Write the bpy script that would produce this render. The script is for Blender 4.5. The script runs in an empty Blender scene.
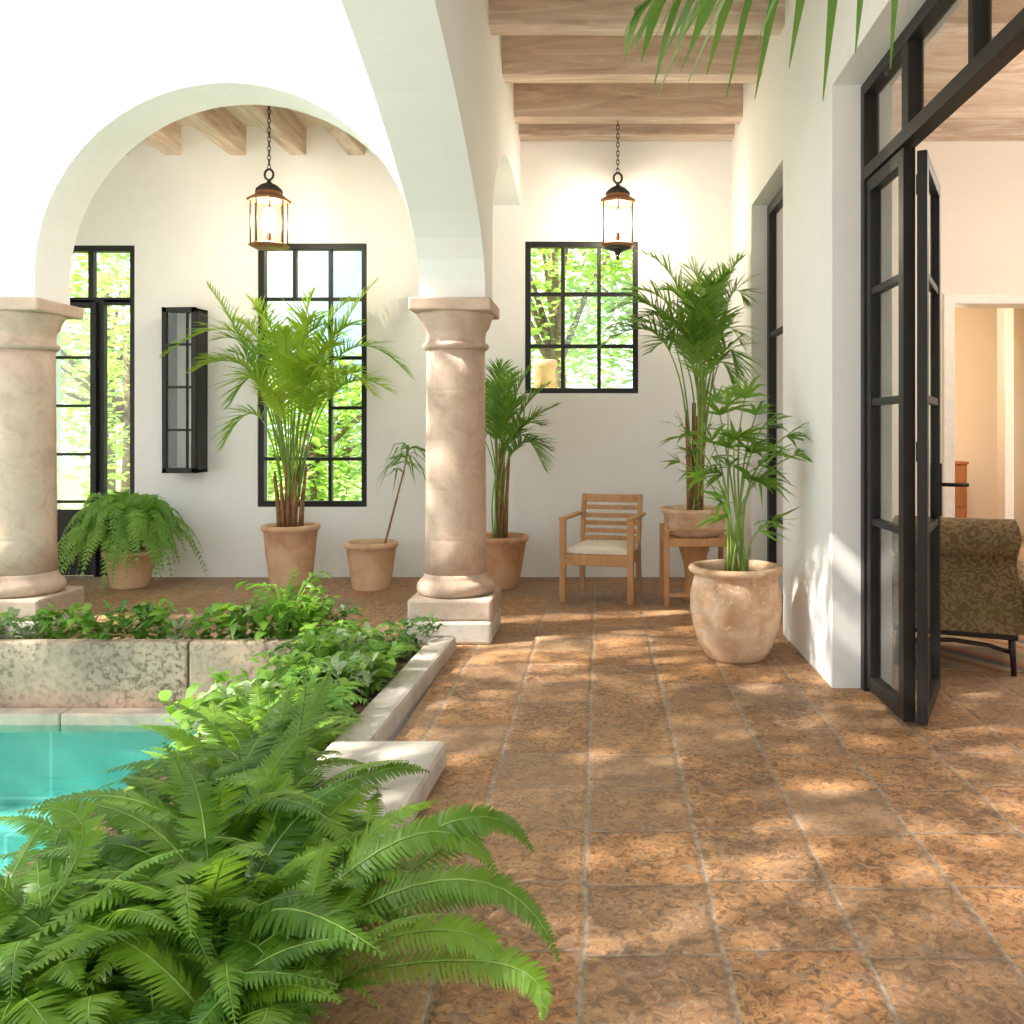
import bpy, math, random
from mathutils import Vector as V, Matrix
random.seed(7)
R = random.Random(11)
SC = bpy.context.scene
COL = SC.collection
PI = math.pi
F, CX, CY, H = 900.0, 600.0, 432.0, 1.5

def P(px, py, d):
    return V(((px - CX) * d / F, d, H + (CY - py) * d / F))

# ------------------------------------------------------------------ materials
class NB:
    def __init__(s, name):
        s.m = bpy.data.materials.new(name); s.m.use_nodes = True
        s.t = s.m.node_tree; s.t.nodes.clear()
        s.out = s.n('ShaderNodeOutputMaterial')
        tc = s.n('ShaderNodeTexCoord'); s.co = tc.outputs['Object']
    def n(s, typ): return s.t.nodes.new(typ)
    def l(s, a, b): s.t.links.new(a, b)
    def setin(s, sock, v):
        if hasattr(v, 'links') or isinstance(v, bpy.types.NodeSocket): s.l(v, sock)
        elif isinstance(v, (tuple, list)) and len(v) == 3 and sock.type == 'RGBA': sock.default_value = (*v, 1)
        else: sock.default_value = v
    def math(s, op, a, b=None, c=None, clamp=False):
        n = s.n('ShaderNodeMath'); n.operation = op; n.use_clamp = clamp
        for i, v in enumerate((a, b, c)):
            if v is not None: s.setin(n.inputs[i], v)
        return n.outputs[0]
    def map(s, scale=(1, 1, 1), vec=None, loc=(0, 0, 0)):
        n = s.n('ShaderNodeMapping'); s.l(vec or s.co, n.inputs['Vector'])
        n.inputs['Scale'].default_value = scale; n.inputs['Location'].default_value = loc
        return n.outputs[0]
    def noise(s, scale, detail=3, dist=0, vec=None, rough=.55):
        n = s.n('ShaderNodeTexNoise'); s.l(vec or s.co, n.inputs['Vector'])
        n.inputs['Scale'].default_value = scale; n.inputs['Detail'].default_value = detail
        n.inputs['Distortion'].default_value = dist; n.inputs['Roughness'].default_value = rough
        return n.outputs['Fac']
    def ramp(s, fac, stops):
        n = s.n('ShaderNodeValToRGB'); s.l(fac, n.inputs[0]); cr = n.color_ramp
        while len(cr.elements) < len(stops): cr.elements.new(.5)
        for e, (p, c) in zip(cr.elements, stops):
            e.position = p; e.color = (*c, 1) if isinstance(c, (tuple, list)) else (c, c, c, 1)
        return n.outputs[0]
    def mix(s, fac, a, b, mode='MIX'):
        n = s.n('ShaderNodeMix'); n.data_type = 'RGBA'; n.blend_type = mode
        s.setin(n.inputs['Factor'], fac); s.setin(n.inputs[6], a); s.setin(n.inputs[7], b)
        return n.outputs[2]
    def bump(s, h, strength=.3, dist=.02, normal=None):
        n = s.n('ShaderNodeBump'); s.l(h, n.inputs['Height'])
        n.inputs['Strength'].default_value = strength; n.inputs['Distance'].default_value = dist
        if normal: s.l(normal, n.inputs['Normal'])
        return n.outputs[0]
    def pri(s, col, rough=.6, bump=None, spec=.5, metal=0, **k):
        n = s.n('ShaderNodeBsdfPrincipled')
        s.setin(n.inputs['Base Color'], col); s.setin(n.inputs['Roughness'], rough)
        n.inputs['Specular IOR Level'].default_value = spec; n.inputs['Metallic'].default_value = metal
        for kk, vv in k.items(): s.setin(n.inputs[kk.replace('_', ' ')], vv)
        if bump: s.l(bump, n.inputs['Normal'])
        return n.outputs[0]
    def done(s, sh): s.l(sh, s.out.inputs[0]); return s.m

def plaster(name, c, var=.04):
    b = NB(name)
    big = b.noise(.9, 4); fine = b.noise(14, 6); mid = b.noise(4, 4, 1.0)
    f = b.ramp(b.math('ADD', b.math('MULTIPLY', big, .6), b.math('MULTIPLY', mid, .4)), [(.35, 0.0), (.65, 1.0)])
    col = b.mix(f, tuple(x * (1 - var) for x in c), c)
    h = b.math('ADD', b.math('MULTIPLY', mid, 1.0), b.math('MULTIPLY', fine, .25))
    return b.done(b.pri(col, .85, b.bump(h, .16, .03), .2))

def mottled(name, c1, c2, c3, scale=6, rough=.8, bs=.3, spots=None, spec=.3, bd=.01):
    b = NB(name)
    n1 = b.noise(scale, 5, .6); n2 = b.noise(scale * 4.3, 4); n3 = b.noise(scale * .35, 3)
    col = b.ramp(n1, [(.3, c1), (.5, c2), (.72, c3)])
    col = b.mix(b.ramp(n3, [(.35, 0.), (.7, .45)]), col, c3)
    if spots:
        sp = b.ramp(n2, [(.60, 0.), (.68, 1.)])
        col = b.mix(b.math('MULTIPLY', sp, .6), col, spots)
    return b.done(b.pri(col, rough, b.bump(b.math('ADD', n2, n1), bs, bd), spec))

def plain(name, c, rough=.5, spec=.5, metal=0):
    b = NB(name)
    n = b.noise(20, 3)
    col = b.mix(n, tuple(x * .85 for x in c), tuple(min(1, x * 1.12) for x in c))
    return b.done(b.pri(col, rough, None, spec, metal))

def wood(name, c1, c2, c3, sc, rough=.7, knots=True, bs=.25):
    b = NB(name)
    info = b.n('ShaderNodeObjectInfo')
    add = b.n('ShaderNodeVectorMath'); add.operation = 'ADD'; b.l(b.co, add.inputs[0])
    cmb = b.n('ShaderNodeCombineXYZ'); r7 = b.math('MULTIPLY', info.outputs['Random'], 7.0)
    for i in range(3): b.l(r7, cmb.inputs[i])
    b.l(cmb.outputs[0], add.inputs[1])
    v = b.map(sc, add.outputs[0])
    g = b.noise(1.0, 6, 1.6, v, .65)
    g2 = b.noise(.35, 3, .8, v)
    col = b.ramp(g, [(.3, c1), (.5, c2), (.68, c3)])
    col = b.mix(b.ramp(g2, [(.4, 0.), (.7, .5)]), col, c3)
    return b.done(b.pri(col, rough, b.bump(g, bs, .01), .3))

def leafmat(name, c1, c2, trans=.4, rough=.42, tip=None):
    b = NB(name)
    info = b.n('ShaderNodeObjectInfo')
    n = b.noise(5, 2); n2 = b.noise(40, 2)
    f = b.math('ADD', b.math('MULTIPLY', info.outputs['Random'], .5), b.math('MULTIPLY', n, .5))
    col = b.ramp(f, [(.25, c1), (.75, c2)])
    col = b.mix(b.math('MULTIPLY', n2, .35), col, tuple(x * .6 for x in c1))
    p = b.pri(col, rough, None, .45)
    tr = b.n('ShaderNodeBsdfTranslucent')
    b.l(b.mix(1.0, col, (1.0, 1.0, .45), 'MULTIPLY'), tr.inputs[0])
    tcol = b.mix(.55, col, (.45, .75, .06)); b.l(tcol, tr.inputs[0])
    mx = b.n('ShaderNodeMixShader'); mx.inputs[0].default_value = trans
    b.l(p, mx.inputs[1]); b.l(tr.outputs[0], mx.inputs[2])
    return b.done(mx.outputs[0])

def glassmat(name, tint=(.95, .97, .96), gl=.09):
    b = NB(name)
    t = b.n('ShaderNodeBsdfTransparent'); t.inputs[0].default_value = (*tint, 1)
    g = b.n('ShaderNodeBsdfGlossy'); g.inputs['Roughness'].default_value = .02
    fr = b.n('ShaderNodeLayerWeight'); fr.inputs[0].default_value = .25
    f = b.math('ADD', b.math('MULTIPLY', fr.outputs['Facing'], .22), gl * .5)
    mx = b.n('ShaderNodeMixShader'); b.l(f, mx.inputs[0]); b.l(t.outputs[0], mx.inputs[1]); b.l(g.outputs[0], mx.inputs[2])
    return b.done(mx.outputs[0])

def emit(name, c, s):
    b = NB(name); e = b.n('ShaderNodeEmission'); e.inputs[0].default_value = (*c, 1); e.inputs[1].default_value = s
    t = b.n('ShaderNodeBsdfTransparent'); a = b.n('ShaderNodeAddShader'); b.l(e.outputs[0], a.inputs[0]); b.l(t.outputs[0], a.inputs[1])
    return b.done(a.outputs[0])

def floormat():
    b = NB('terracotta_tiles')
    sep = b.n('ShaderNodeSeparateXYZ'); b.l(b.co, sep.inputs[0])
    wob = b.math('MULTIPLY', b.math('SUBTRACT', b.noise(3.1, 3), .5), .035)
    wob2 = b.math('MULTIPLY', b.math('SUBTRACT', b.noise(3.7, 3, 0, b.map((1, 1, 1), None, (5, 3, 1))), .5), .035)
    x = b.math('DIVIDE', b.math('ADD', b.math('ADD', sep.outputs[0], .05), wob), .405)
    cx = b.math('FLOOR', x); fx = b.math('FRACT', x)
    wn0 = b.n('ShaderNodeTexWhiteNoise'); wn0.noise_dimensions = '1D'; b.l(cx, wn0.inputs['W'])
    off = b.math('MULTIPLY', wn0.outputs['Value'], .16)
    y = b.math('ADD', b.math('DIVIDE', b.math('ADD', b.math('SUBTRACT', sep.outputs[1], 2.62), wob2), .398), off)
    cy = b.math('FLOOR', y); fy = b.math('FRACT', y)
    cmb = b.n('ShaderNodeCombineXYZ'); b.l(cx, cmb.inputs[0]); b.l(cy, cmb.inputs[1])
    wn = b.n('ShaderNodeTexWhiteNoise'); wn.noise_dimensions = '3D'; b.l(cmb.outputs[0], wn.inputs['Vector'])
    # edge distance
    ex = b.math('MINIMUM', fx, b.math('SUBTRACT', 1.0, fx)); ey = b.math('MINIMUM', fy, b.math('SUBTRACT', 1.0, fy))
    ey2 = b.math('MULTIPLY', ey, 1.65)
    e = b.math('ADD', b.math('MINIMUM', ex, ey2), b.math('MULTIPLY', b.math('SUBTRACT', b.noise(30, 3), .5), .02))
    tile = b.ramp(e, [(.012, 0.), (.024, 1.)])
    soft = b.ramp(e, [(.0, 0.), (.06, 1.)])
    # per tile random offset of textures
    add = b.n('ShaderNodeVectorMath'); add.operation = 'ADD'; b.l(b.co, add.inputs[0])
    sc = b.n('ShaderNodeVectorMath'); sc.operation = 'SCALE'; b.l(wn.outputs['Color'], sc.inputs[0]); sc.inputs['Scale'].default_value = 9
    b.l(sc.outputs[0], add.inputs[1]); vv = add.outputs[0]
    n1 = b.noise(5, 4, 1.0, vv); n2 = b.noise(24, 6, 1.3, vv, .65); n3 = b.noise(60, 3, .8, vv); n4 = b.noise(11, 3, 1.5, vv)
    base = b.ramp(wn.outputs['Value'], [(0., (.37, .17, .066)), (.25, (.27, .14, .072)), (.45, (.43, .205, .08)), (.65, (.25, .145, .088)), (.8, (.34, .178, .083)), (1., (.47, .23, .09))])
    col = b.mix(b.ramp(n1, [(.38, 0.), (.66, .75)]), base, (.50, .27, .11))
    col = b.mix(b.ramp(n2, [(.51, 0.), (.58, .75)]), col, (.125, .065, .036))
    col = b.mix(b.ramp(n2, [(.36, .8), (.45, 0.)]), col, (.56, .33, .18))
    col = b.mix(b.ramp(n4, [(.55, 0.), (.68, .7)]), col, (.27, .20, .15))
    col = b.mix(b.ramp(n3, [(.60, 0.), (.68, .75)]), col, (.06, .036, .024))
    wn3 = b.n('ShaderNodeTexWhiteNoise'); wn3.noise_dimensions = '3D'
    b.l(b.map((1, 1, 1), cmb.outputs[0], (31, 17, 5)), wn3.inputs['Vector'])
    col = b.mix(b.ramp(wn3.outputs['Value'], [(.5, 0.), (1., .42)]), col, (.30, .215, .145))
    grout = b.ramp(b.noise(25, 3), [(.3, (.18, .13, .095)), (.7, (.43, .35, .27))])
    col = b.mix(tile, grout, col)
    h = b.math('ADD', b.math('MULTIPLY', soft, .9), b.math('ADD', b.math('MULTIPLY', n2, .8), b.math('MULTIPLY', n3, .25)))
    rough = b.math('ADD', .40, b.math('MULTIPLY', n4, .3))
    return b.done(b.pri(col, rough, b.bump(h, .7, .014), .45))

def stonewall():
    b = NB('weathered_stone')
    n1 = b.noise(3.2, 6, .8); n2 = b.noise(26, 7, .2, None, .72); n3 = b.noise(1.1, 4, .3)
    col = b.ramp(n1, [(.3, (.31, .235, .175)), (.5, (.45, .335, .25)), (.7, (.52, .37, .265))])
    f = b.math('MULTIPLY', b.ramp(n3, [(.38, .25), (.60, 1.)]), b.ramp(n2, [(.48, 0.), (.60, 1.)]))
    col = b.mix(b.math('MULTIPLY', f, .85), col, (.10, .075, .058))
    sep = b.n('ShaderNodeSeparateXYZ'); b.l(b.co, sep.inputs[0])
    return b.done(b.pri(col, .9, b.bump(n2, .5, .012), .2))

def poolmat():
    b = NB('turquoise_pool_tiles')
    def grid(o, size, w):
        f = b.math('FRACT', b.math('DIVIDE', o, size)); return b.math('LESS_THAN', b.math('MINIMUM', f, b.math('SUBTRACT', 1.0, f)), w)
    sep = b.n('ShaderNodeSeparateXYZ'); b.l(b.co, sep.inputs[0])
    g = b.math('MAXIMUM', grid(sep.outputs[0], .9, .012), b.math('MAXIMUM', grid(sep.outputs[1], .9, .012), grid(sep.outputs[2], .45, .02)))
    n = b.noise(2.5, 3)
    col = b.ramp(n, [(.3, (.10, .39, .37)), (.7, (.19, .50, .46))])
    col = b.mix(b.math('MULTIPLY', g, .45), col, (.42, .72, .70))
    # net of light grout speckle
    return b.done(b.pri(col, .5, None, .3))

def watermat():
    b = NB('pool_water')
    n = b.noise(2.6, 3, .8); n2 = b.noise(9, 2, .5)
    bp = b.bump(b.math('ADD', n, b.math('MULTIPLY', n2, .3)), .35, .05)
    t = b.n('ShaderNodeBsdfTransparent'); t.inputs[0].default_value = (.80, .97, .96, 1)
    g = b.n('ShaderNodeBsdfGlossy'); g.inputs['Roughness'].default_value = .03; b.l(bp, g.inputs['Normal'])
    fr = b.n('ShaderNodeFresnel'); fr.inputs[0].default_value = 1.33; b.l(bp, fr.inputs['Normal'])
    mx = b.n('ShaderNodeMixShader'); b.l(fr.outputs[0], mx.inputs[0]); b.l(t.outputs[0], mx.inputs[1]); b.l(g.outputs[0], mx.inputs[2])
    return b.done(mx.outputs[0])

def damask():
    b = NB('damask_fabric')
    w = b.n('ShaderNodeTexWave'); w.wave_type = 'RINGS'; w.inputs['Scale'].default_value = 6.5
    w.inputs['Distortion'].default_value = 16; w.inputs['Detail'].default_value = 2.5; w.inputs['Detail Scale'].default_value = 2.2
    b.l(b.co, w.inputs['Vector'])
    f = b.ramp(w.outputs['Fac'], [(.42, 0.), (.55, 1.)])
    col = b.mix(f, (.17, .122, .062), (.28, .205, .118))
    n = b.noise(4, 3); col = b.mix(b.ramp(n, [(.5, 0.), (.7, .35)]), col, (.17, .20, .06))
    return b.done(b.pri(col, .85, b.bump(b.noise(180, 2), .2, .002), .2))

def rugmat():
    b = NB('striped_rug')
    sep = b.n('ShaderNodeSeparateXYZ'); b.l(b.co, sep.inputs[0])
    u = b.math('ADD', b.math('MULTIPLY', sep.outputs[0], .86), b.math('MULTIPLY', sep.outputs[1], .5))
    u = b.math('FRACT', b.math('MULTIPLY', u, 1.5))
    col = b.ramp(u, [(0., (.30, .22, .13)), (.2, (.42, .30, .18)), (.32, (.36, .12, .05)), (.42, (.50, .36, .2)), (.55, (.10, .10, .13)), (.68, (.42, .16, .07)), (.8, (.35, .27, .17)), (1., (.30, .22, .13))])
    n = b.noise(40, 3); col = b.mix(b.math('MULTIPLY', n, .4), col, (.15, .11, .07))
    return b.done(b.pri(col, .95, b.bump(n, .4, .004), .1))

M = {}
M['white'] = plaster('white_plaster', (.87, .865, .85))
M['cream'] = plaster('cream_plaster', (.84, .78, .70))
M['peach'] = plaster('peach_plaster', (.76, .62, .46))
M['ceil'] = plaster('ceiling_boards', (.80, .70, .58))
M['trimw'] = plain('white_trim', (.84, .80, .74), .5)
M['cantera'] = mottled('pink_cantera_stone', (.42, .295, .22), (.55, .40, .31), (.60, .455, .36), 7, .8, .3, (.46, .32, .235))
M['plinth'] = mottled('plinth_stone', (.36, .27, .21), (.48, .37, .29), (.55, .45, .37), 5, .85, .4, (.36, .31, .26))
M['stone'] = stonewall()
M['coping'] = mottled('pale_coping_stone', (.36, .28, .22), (.47, .375, .30), (.55, .455, .375), 5, .85, .35, (.45, .39, .33))
M['curb'] = mottled('pale_curb_stone', (.36, .315, .27), (.50, .45, .395), (.60, .555, .50), 4, .85, .35, (.42, .38, .33))
M['terra'] = mottled('terracotta', (.42, .20, .095), (.56, .29, .15), (.66, .42, .26), 5, .8, .25, (.66, .48, .34))
M['terrapale'] = mottled('pale_terracotta', (.44, .23, .115), (.58, .37, .225), (.70, .55, .41), 7, .85, .45, (.74, .64, .52))
M['terramid'] = mottled('buff_terracotta', (.48, .27, .15), (.60, .37, .22), (.68, .47, .31), 6, .8, .25, (.62, .45, .32))
M['black'] = plain('black_metal', (.016, .0155, .015), .45, .3)
M['iron'] = plain('dark_iron', (.05, .043, .035), .5, .5, .4)
M['copper'] = plain('aged_copper', (.36, .17, .085), .45, .5, .5)
M['beamx'] = wood('limewashed_beam', (.40, .28, .20), (.60, .46, .36), (.78, .67, .57), (1.1, 9, 9))
M['beamy'] = wood('limewashed_rafter', (.42, .30, .21), (.62, .48, .37), (.78, .67, .56), (9, 1.1, 9))
M['teak'] = wood('teak_wood', (.34, .165, .065), (.46, .24, .105), (.55, .31, .15), (14, 14, 3), .5)
M['dwood'] = plain('dark_wood', (.02, .013, .01), .35)
M['redwood'] = wood('cherry_wood', (.25, .09, .035), (.34, .13, .05), (.40, .17, .07), (12, 12, 3), .4)
M['cushion'] = plain('cream_cushion', (.74, .66, .55), .9, .2)
M['soil'] = mottled('dark_soil', (.035, .02, .012), (.075, .042, .026), (.14, .085, .05), 25, .95, .8)
M['floor'] = floormat()
M['pool'] = poolmat(); M['water'] = watermat()
M['glass'] = glassmat('window_glass'); M['lglass'] = glassmat('lantern_glass', (.97, .95, .9), .05)
M['bulb'] = emit('lit_bulb', (1.0, .80, .52), 26)
M['damask'] = damask(); M['rug'] = rugmat()
M['grass'] = mottled('garden_lawn', (.16, .28, .05), (.25, .40, .09), (.36, .50, .14), 3, .9, .2)
M['bark'] = mottled('bark', (.09, .055, .03), (.17, .11, .065), (.24, .17, .11), 12, .9, .6)
M['cane'] = mottled('brown_cane', (.13, .05, .022), (.25, .11, .05), (.36, .19, .09), 14, .6, .3)
M['gcane'] = mottled('green_cane', (.22, .32, .05), (.36, .47, .10), (.46, .52, .18), 10, .5, .1)
M['stem'] = mottled('frond_stem', (.14, .22, .04), (.20, .32, .06), (.28, .38, .09), 10, .5, .1)
M['fern'] = leafmat('fern_green', (.04, .125, .010), (.19, .35, .026), .36)
M['fernl'] = leafmat('fern_light', (.16, .36, .045), (.28, .48, .09), .42)
M['palmb'] = leafmat('palm_glow', (.15, .33, .015), (.62, .76, .09), .5)  # sunlit glow and light variation put into the frond colours
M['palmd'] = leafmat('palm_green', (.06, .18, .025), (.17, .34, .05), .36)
M['palmm'] = leafmat('palm_mid', (.09, .23, .035), (.19, .36, .07), .36)
M['palmk'] = leafmat('palm_deep', (.03, .11, .02), (.07, .18, .03), .3)
M['bed1'] = leafmat('bed_green', (.13, .29, .035), (.25, .42, .07), .38)
M['bed2'] = leafmat('bed_dark', (.06, .17, .035), (.13, .27, .06), .33)
M['bed3'] = leafmat('bed_grey', (.22, .32, .16), (.36, .44, .25), .28)
M['tree1'] = leafmat('tree_light', (.30, .46, .10), (.52, .64, .20), .45)
M['tree2'] = leafmat('tree_mid', (.18, .34, .06), (.36, .52, .13), .45)
M['tree3'] = leafmat('tree_canopy', (.09, .14, .05), (.15, .21, .08), .12)

# ------------------------------------------------------------------ geometry
WL = {}
class G:
    def __init__(s): s.v = []; s.f = []; s.s = []
    def quad(s, *p, smooth=False):
        i = len(s.v); s.v += [V(q) for q in p]; s.f.append(tuple(range(i, i + len(p)))); s.s.append(smooth)
    def lbox(s, o, ud, nd, u0, u1, n0, n1, z0, z1, wd=V((0, 0, 1))):
        o = V(o); ud = V(ud); nd = V(nd); i = len(s.v)
        for z in (z0, z1):
            for n in (n0, n1):
                for u in (u0, u1): s.v.append(o + ud * u + nd * n + wd * z)
        fs = [(0, 2, 3, 1), (4, 5, 7, 6), (0, 1, 5, 4), (2, 6, 7, 3), (0, 4, 6, 2), (1, 3, 7, 5)]
        if ud.cross(nd).dot(wd) < 0: fs = [q[::-1] for q in fs]
        for q in fs: s.f.append(tuple(i + k for k in q)); s.s.append(False)
    def box(s, x0, x1, y0, y1, z0, z1): s.lbox((0, 0, 0), (1, 0, 0), (0, 1, 0), x0, x1, y0, y1, z0, z1)
    def bar(s, a, b, w, h, up=(0, 0, 1)):
        a = V(a); b = V(b); t = (b - a); L = t.length; t.normalize(); sd = t.cross(V(up))
        if sd.length < 1e-4: sd = t.cross(V((1, 0, 0)))
        sd.normalize(); n = sd.cross(t)
        s.lbox(a, sd, n, -w / 2, w / 2, -h / 2, h / 2, 0, L, t)
    def tube(s, pts, rad, n=6, cap=True):
        pts = [V(p) for p in pts]; m = len(pts)
        if not hasattr(rad, '__len__'): rad = [rad] * m
        i0 = len(s.v); ref = None
        for k in range(m):
            t = (pts[min(k + 1, m - 1)] - pts[max(k - 1, 0)]); t.normalize()
            if ref is None: ref = t.orthogonal().normalized()
            ref = (ref - t * ref.dot(t))
            if ref.length < 1e-5: ref = t.orthogonal()
            ref.normalize(); b = t.cross(ref)
            for j in range(n):
                a = 2 * PI * j / n; s.v.append(pts[k] + (ref * math.cos(a) + b * math.sin(a)) * rad[k])
        for k in range(m - 1):
            for j in range(n):
                j2 = (j + 1) % n
                s.f.append((i0 + k * n + j, i0 + k * n + j2, i0 + (k + 1) * n + j2, i0 + (k + 1) * n + j)); s.s.append(True)
        if cap:
            s.f.append(tuple(i0 + j for j in reversed(range(n)))); s.s.append(False)
            s.f.append(tuple(i0 + (m - 1) * n + j for j in range(n))); s.s.append(False)
    def lathe(s, prof, c, n=40, wob=0, rot=0):
        c = V(c); i0 = len(s.v); m = len(prof)
        for (r, z) in prof:
            for j in range(n):
                a = 2 * PI * j / n + rot; rr = r * (1 + wob * math.sin(3 * a + z * 9) * .5)
                s.v.append(c + V((rr * math.cos(a), rr * math.sin(a), z)))
        sm = n > 12
        for k in range(m - 1):
            for j in range(n):
                j2 = (j + 1) % n
                s.f.append((i0 + k * n + j, i0 + k * n + j2, i0 + (k + 1) * n + j2, i0 + (k + 1) * n + j)); s.s.append(sm)
        s.f.append(tuple(i0 + j for j in reversed(range(n)))); s.s.append(False)
        s.f.append(tuple(i0 + (m - 1) * n + j for j in range(n))); s.s.append(False)
    def ribbon(s, pts, wdir, widths):
        i0 = len(s.v); m = len(pts)
        for p, w, d in zip(pts, widths, wdir):
            s.v.append(p - d * w); s.v.append(p + d * w)
        for k in range(m - 1):
            a = i0 + 2 * k; s.f.append((a, a + 1, a + 3, a + 2)); s.s.append(True)
    def leaflet(s, base, pts, wdir, widths):
        i0 = len(s.v); m = len(pts)
        for p, w, d in zip(pts, widths, wdir):
            s.v.append(p - d * w); s.v.append(p + d * w)
        s.f.append((base[0], base[1], i0 + 1, i0)); s.s.append(True)
        for k in range(m - 1):
            a = i0 + 2 * k; s.f.append((a, a + 1, a + 3, a + 2)); s.s.append(True)
    def spine(s, pts, start, n, up, w=.002):
        i0 = len(s.v)
        for k in range(n + 1):
            p, T = curve_at(pts, start + (1 - start) * k / n); S = T.cross(up)
            if S.length < .22: S = T.cross(V((.25, -1, .15)))
            S.normalize(); s.v.append(p - S * w); s.v.append(p + S * w)
            if k: a = i0 + 2 * k - 2; s.f.append((a, a + 1, a + 3, a + 2)); s.s.append(True)
        return i0
    def grid(s, fn, nu, nv, closeu=False):
        i0 = len(s.v)
        for a in range(nu + 1):
            for b in range(nv + 1): s.v.append(V(fn(a / nu, b / nv)))
        for a in range(nu):
            for b in range(nv):
                q = i0 + a * (nv + 1) + b; s.f.append((q, q + 1, q + nv + 2, q + nv + 1)); s.s.append(True)
    def build(s, name, mat, parent=None, bevel=0, origin=None, seg=2, weld=False):
        if parent is not None: o0 = WL[parent.name]
        elif origin is not None: o0 = V(origin)
        else:
            xs = [p.x for p in s.v]; ys = [p.y for p in s.v]; zs = [p.z for p in s.v]
            o0 = V(((min(xs) + max(xs)) / 2, (min(ys) + max(ys)) / 2, min(zs)))
        me = bpy.data.meshes.new(name)
        me.from_pydata([tuple(p - o0) for p in s.v], [], s.f); me.update()
        me.polygons.foreach_set('use_smooth', s.s)
        if mat: me.materials.append(mat)
        o = bpy.data.objects.new(name, me); COL.objects.link(o)
        if parent is not None: o.parent = parent; WL[o.name] = o0.copy()
        else: o.location = o0; WL[o.name] = o0.copy()
        if bevel:
            w = o.modifiers.new('w', 'WELD'); w.merge_threshold = .0001
            m = o.modifiers.new('b', 'BEVEL'); m.width = bevel; m.segments = seg; m.limit_method = 'ANGLE'; m.angle_limit = .6
        return o

def tag(o, label=None, cat=None, group=None, kind=None):
    if label: o['label'] = label
    if cat: o['category'] = cat
    if group: o['group'] = group
    if kind: o['kind'] = kind
    return o
def thing(name, label, cat, loc, group=None, kind=None):
    o = bpy.data.objects.new(name, None); COL.objects.link(o); o.location = loc; o.empty_display_size = .1
    WL[o.name] = V(loc); return tag(o, label, cat, group, kind)
def struct(g, name, mat, label, cat, bevel=0):
    return tag(g.build(name, mat, None, bevel, (0, 0, 0)), label, cat, None, 'structure')

def holed(u0, u1, z0, z1, w0, w1, holes, mp):
    """slab with rectangular holes; mp(u,w,z)->point; (u x z) frame"""
    us = sorted({u0, u1, *[h[0] for h in holes], *[h[1] for h in holes]}); zs = sorted({z0, z1, *[h[2] for h in holes], *[h[3] for h in holes]})
    g = G()
    def solid(i, j):
        if not (0 <= i < len(us) - 1 and 0 <= j < len(zs) - 1): return False
        cu = (us[i] + us[i + 1]) / 2; cz = (zs[j] + zs[j + 1]) / 2
        return not any(h[0] < cu < h[1] and h[2] < cz < h[3] for h in holes)
    for i in range(len(us) - 1):
        for j in range(len(zs) - 1):
            if not solid(i, j): continue
            a, b, c, d = us[i], us[i + 1], zs[j], zs[j + 1]
            g.quad(mp(a, w0, c), mp(b, w0, c), mp(b, w0, d), mp(a, w0, d))
            g.quad(mp(b, w1, c), mp(a, w1, c), mp(a, w1, d), mp(b, w1, d))
            if not solid(i - 1, j): g.quad(mp(a, w1, c), mp(a, w0, c), mp(a, w0, d), mp(a, w1, d))
            if not solid(i + 1, j): g.quad(mp(b, w0, c), mp(b, w1, c), mp(b, w1, d), mp(b, w0, d))
            if not solid(i, j - 1): g.quad(mp(a, w1, c), mp(b, w1, c), mp(b, w0, c), mp(a, w0, c))
            if not solid(i, j + 1): g.quad(mp(a, w0, d), mp(b, w0, d), mp(b, w1, d), mp(a, w1, d))
    return g

def archwall(prof, ztop, w0, w1, mp):
    g = G()
    n = len(prof)
    for k in range(n - 1):
        (a, za), (b, zb) = prof[k], prof[k + 1]
        if abs(a - b) > 1e-6:
            g.quad(mp(a, w0, za), mp(b, w0, zb), mp(b, w0, ztop), mp(a, w0, ztop))
            g.quad(mp(b, w1, zb), mp(a, w1, za), mp(a, w1, ztop), mp(b, w1, ztop))
            g.quad(mp(a, w0, ztop), mp(b, w0, ztop), mp(b, w1, ztop), mp(a, w1, ztop))
        g.quad(mp(a, w1, za), mp(b, w1, zb), mp(b, w0, zb), mp(a, w0, za), smooth=abs(a - b) > 1e-6 and abs(b - a) < .5)
    for k, fl in ((0, 1), (n - 1, 0)):
        a, za = prof[k]; q = [mp(a, w1, za), mp(a, w0, za), mp(a, w0, ztop), mp(a, w1, ztop)]
        g.quad(*(q if fl else q[::-1]))
    return g

# ------------------------------------------------------------------ setting
YB, XR = 9.3, 1.36
ZB = 4.5            # underside of the gallery beams
g = G(); g.box(-1.0, 6.6, -1.5, 9.6, -.12, 0); g.box(-8, -1.0, 6.30, 9.6, -.12, 0); g.box(2.8, 6.6, 9.6, 13.2, -.12, 0)
struct(g, 'floor', M['floor'], 'worn terracotta tile floor of the covered walk', 'floor')

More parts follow.
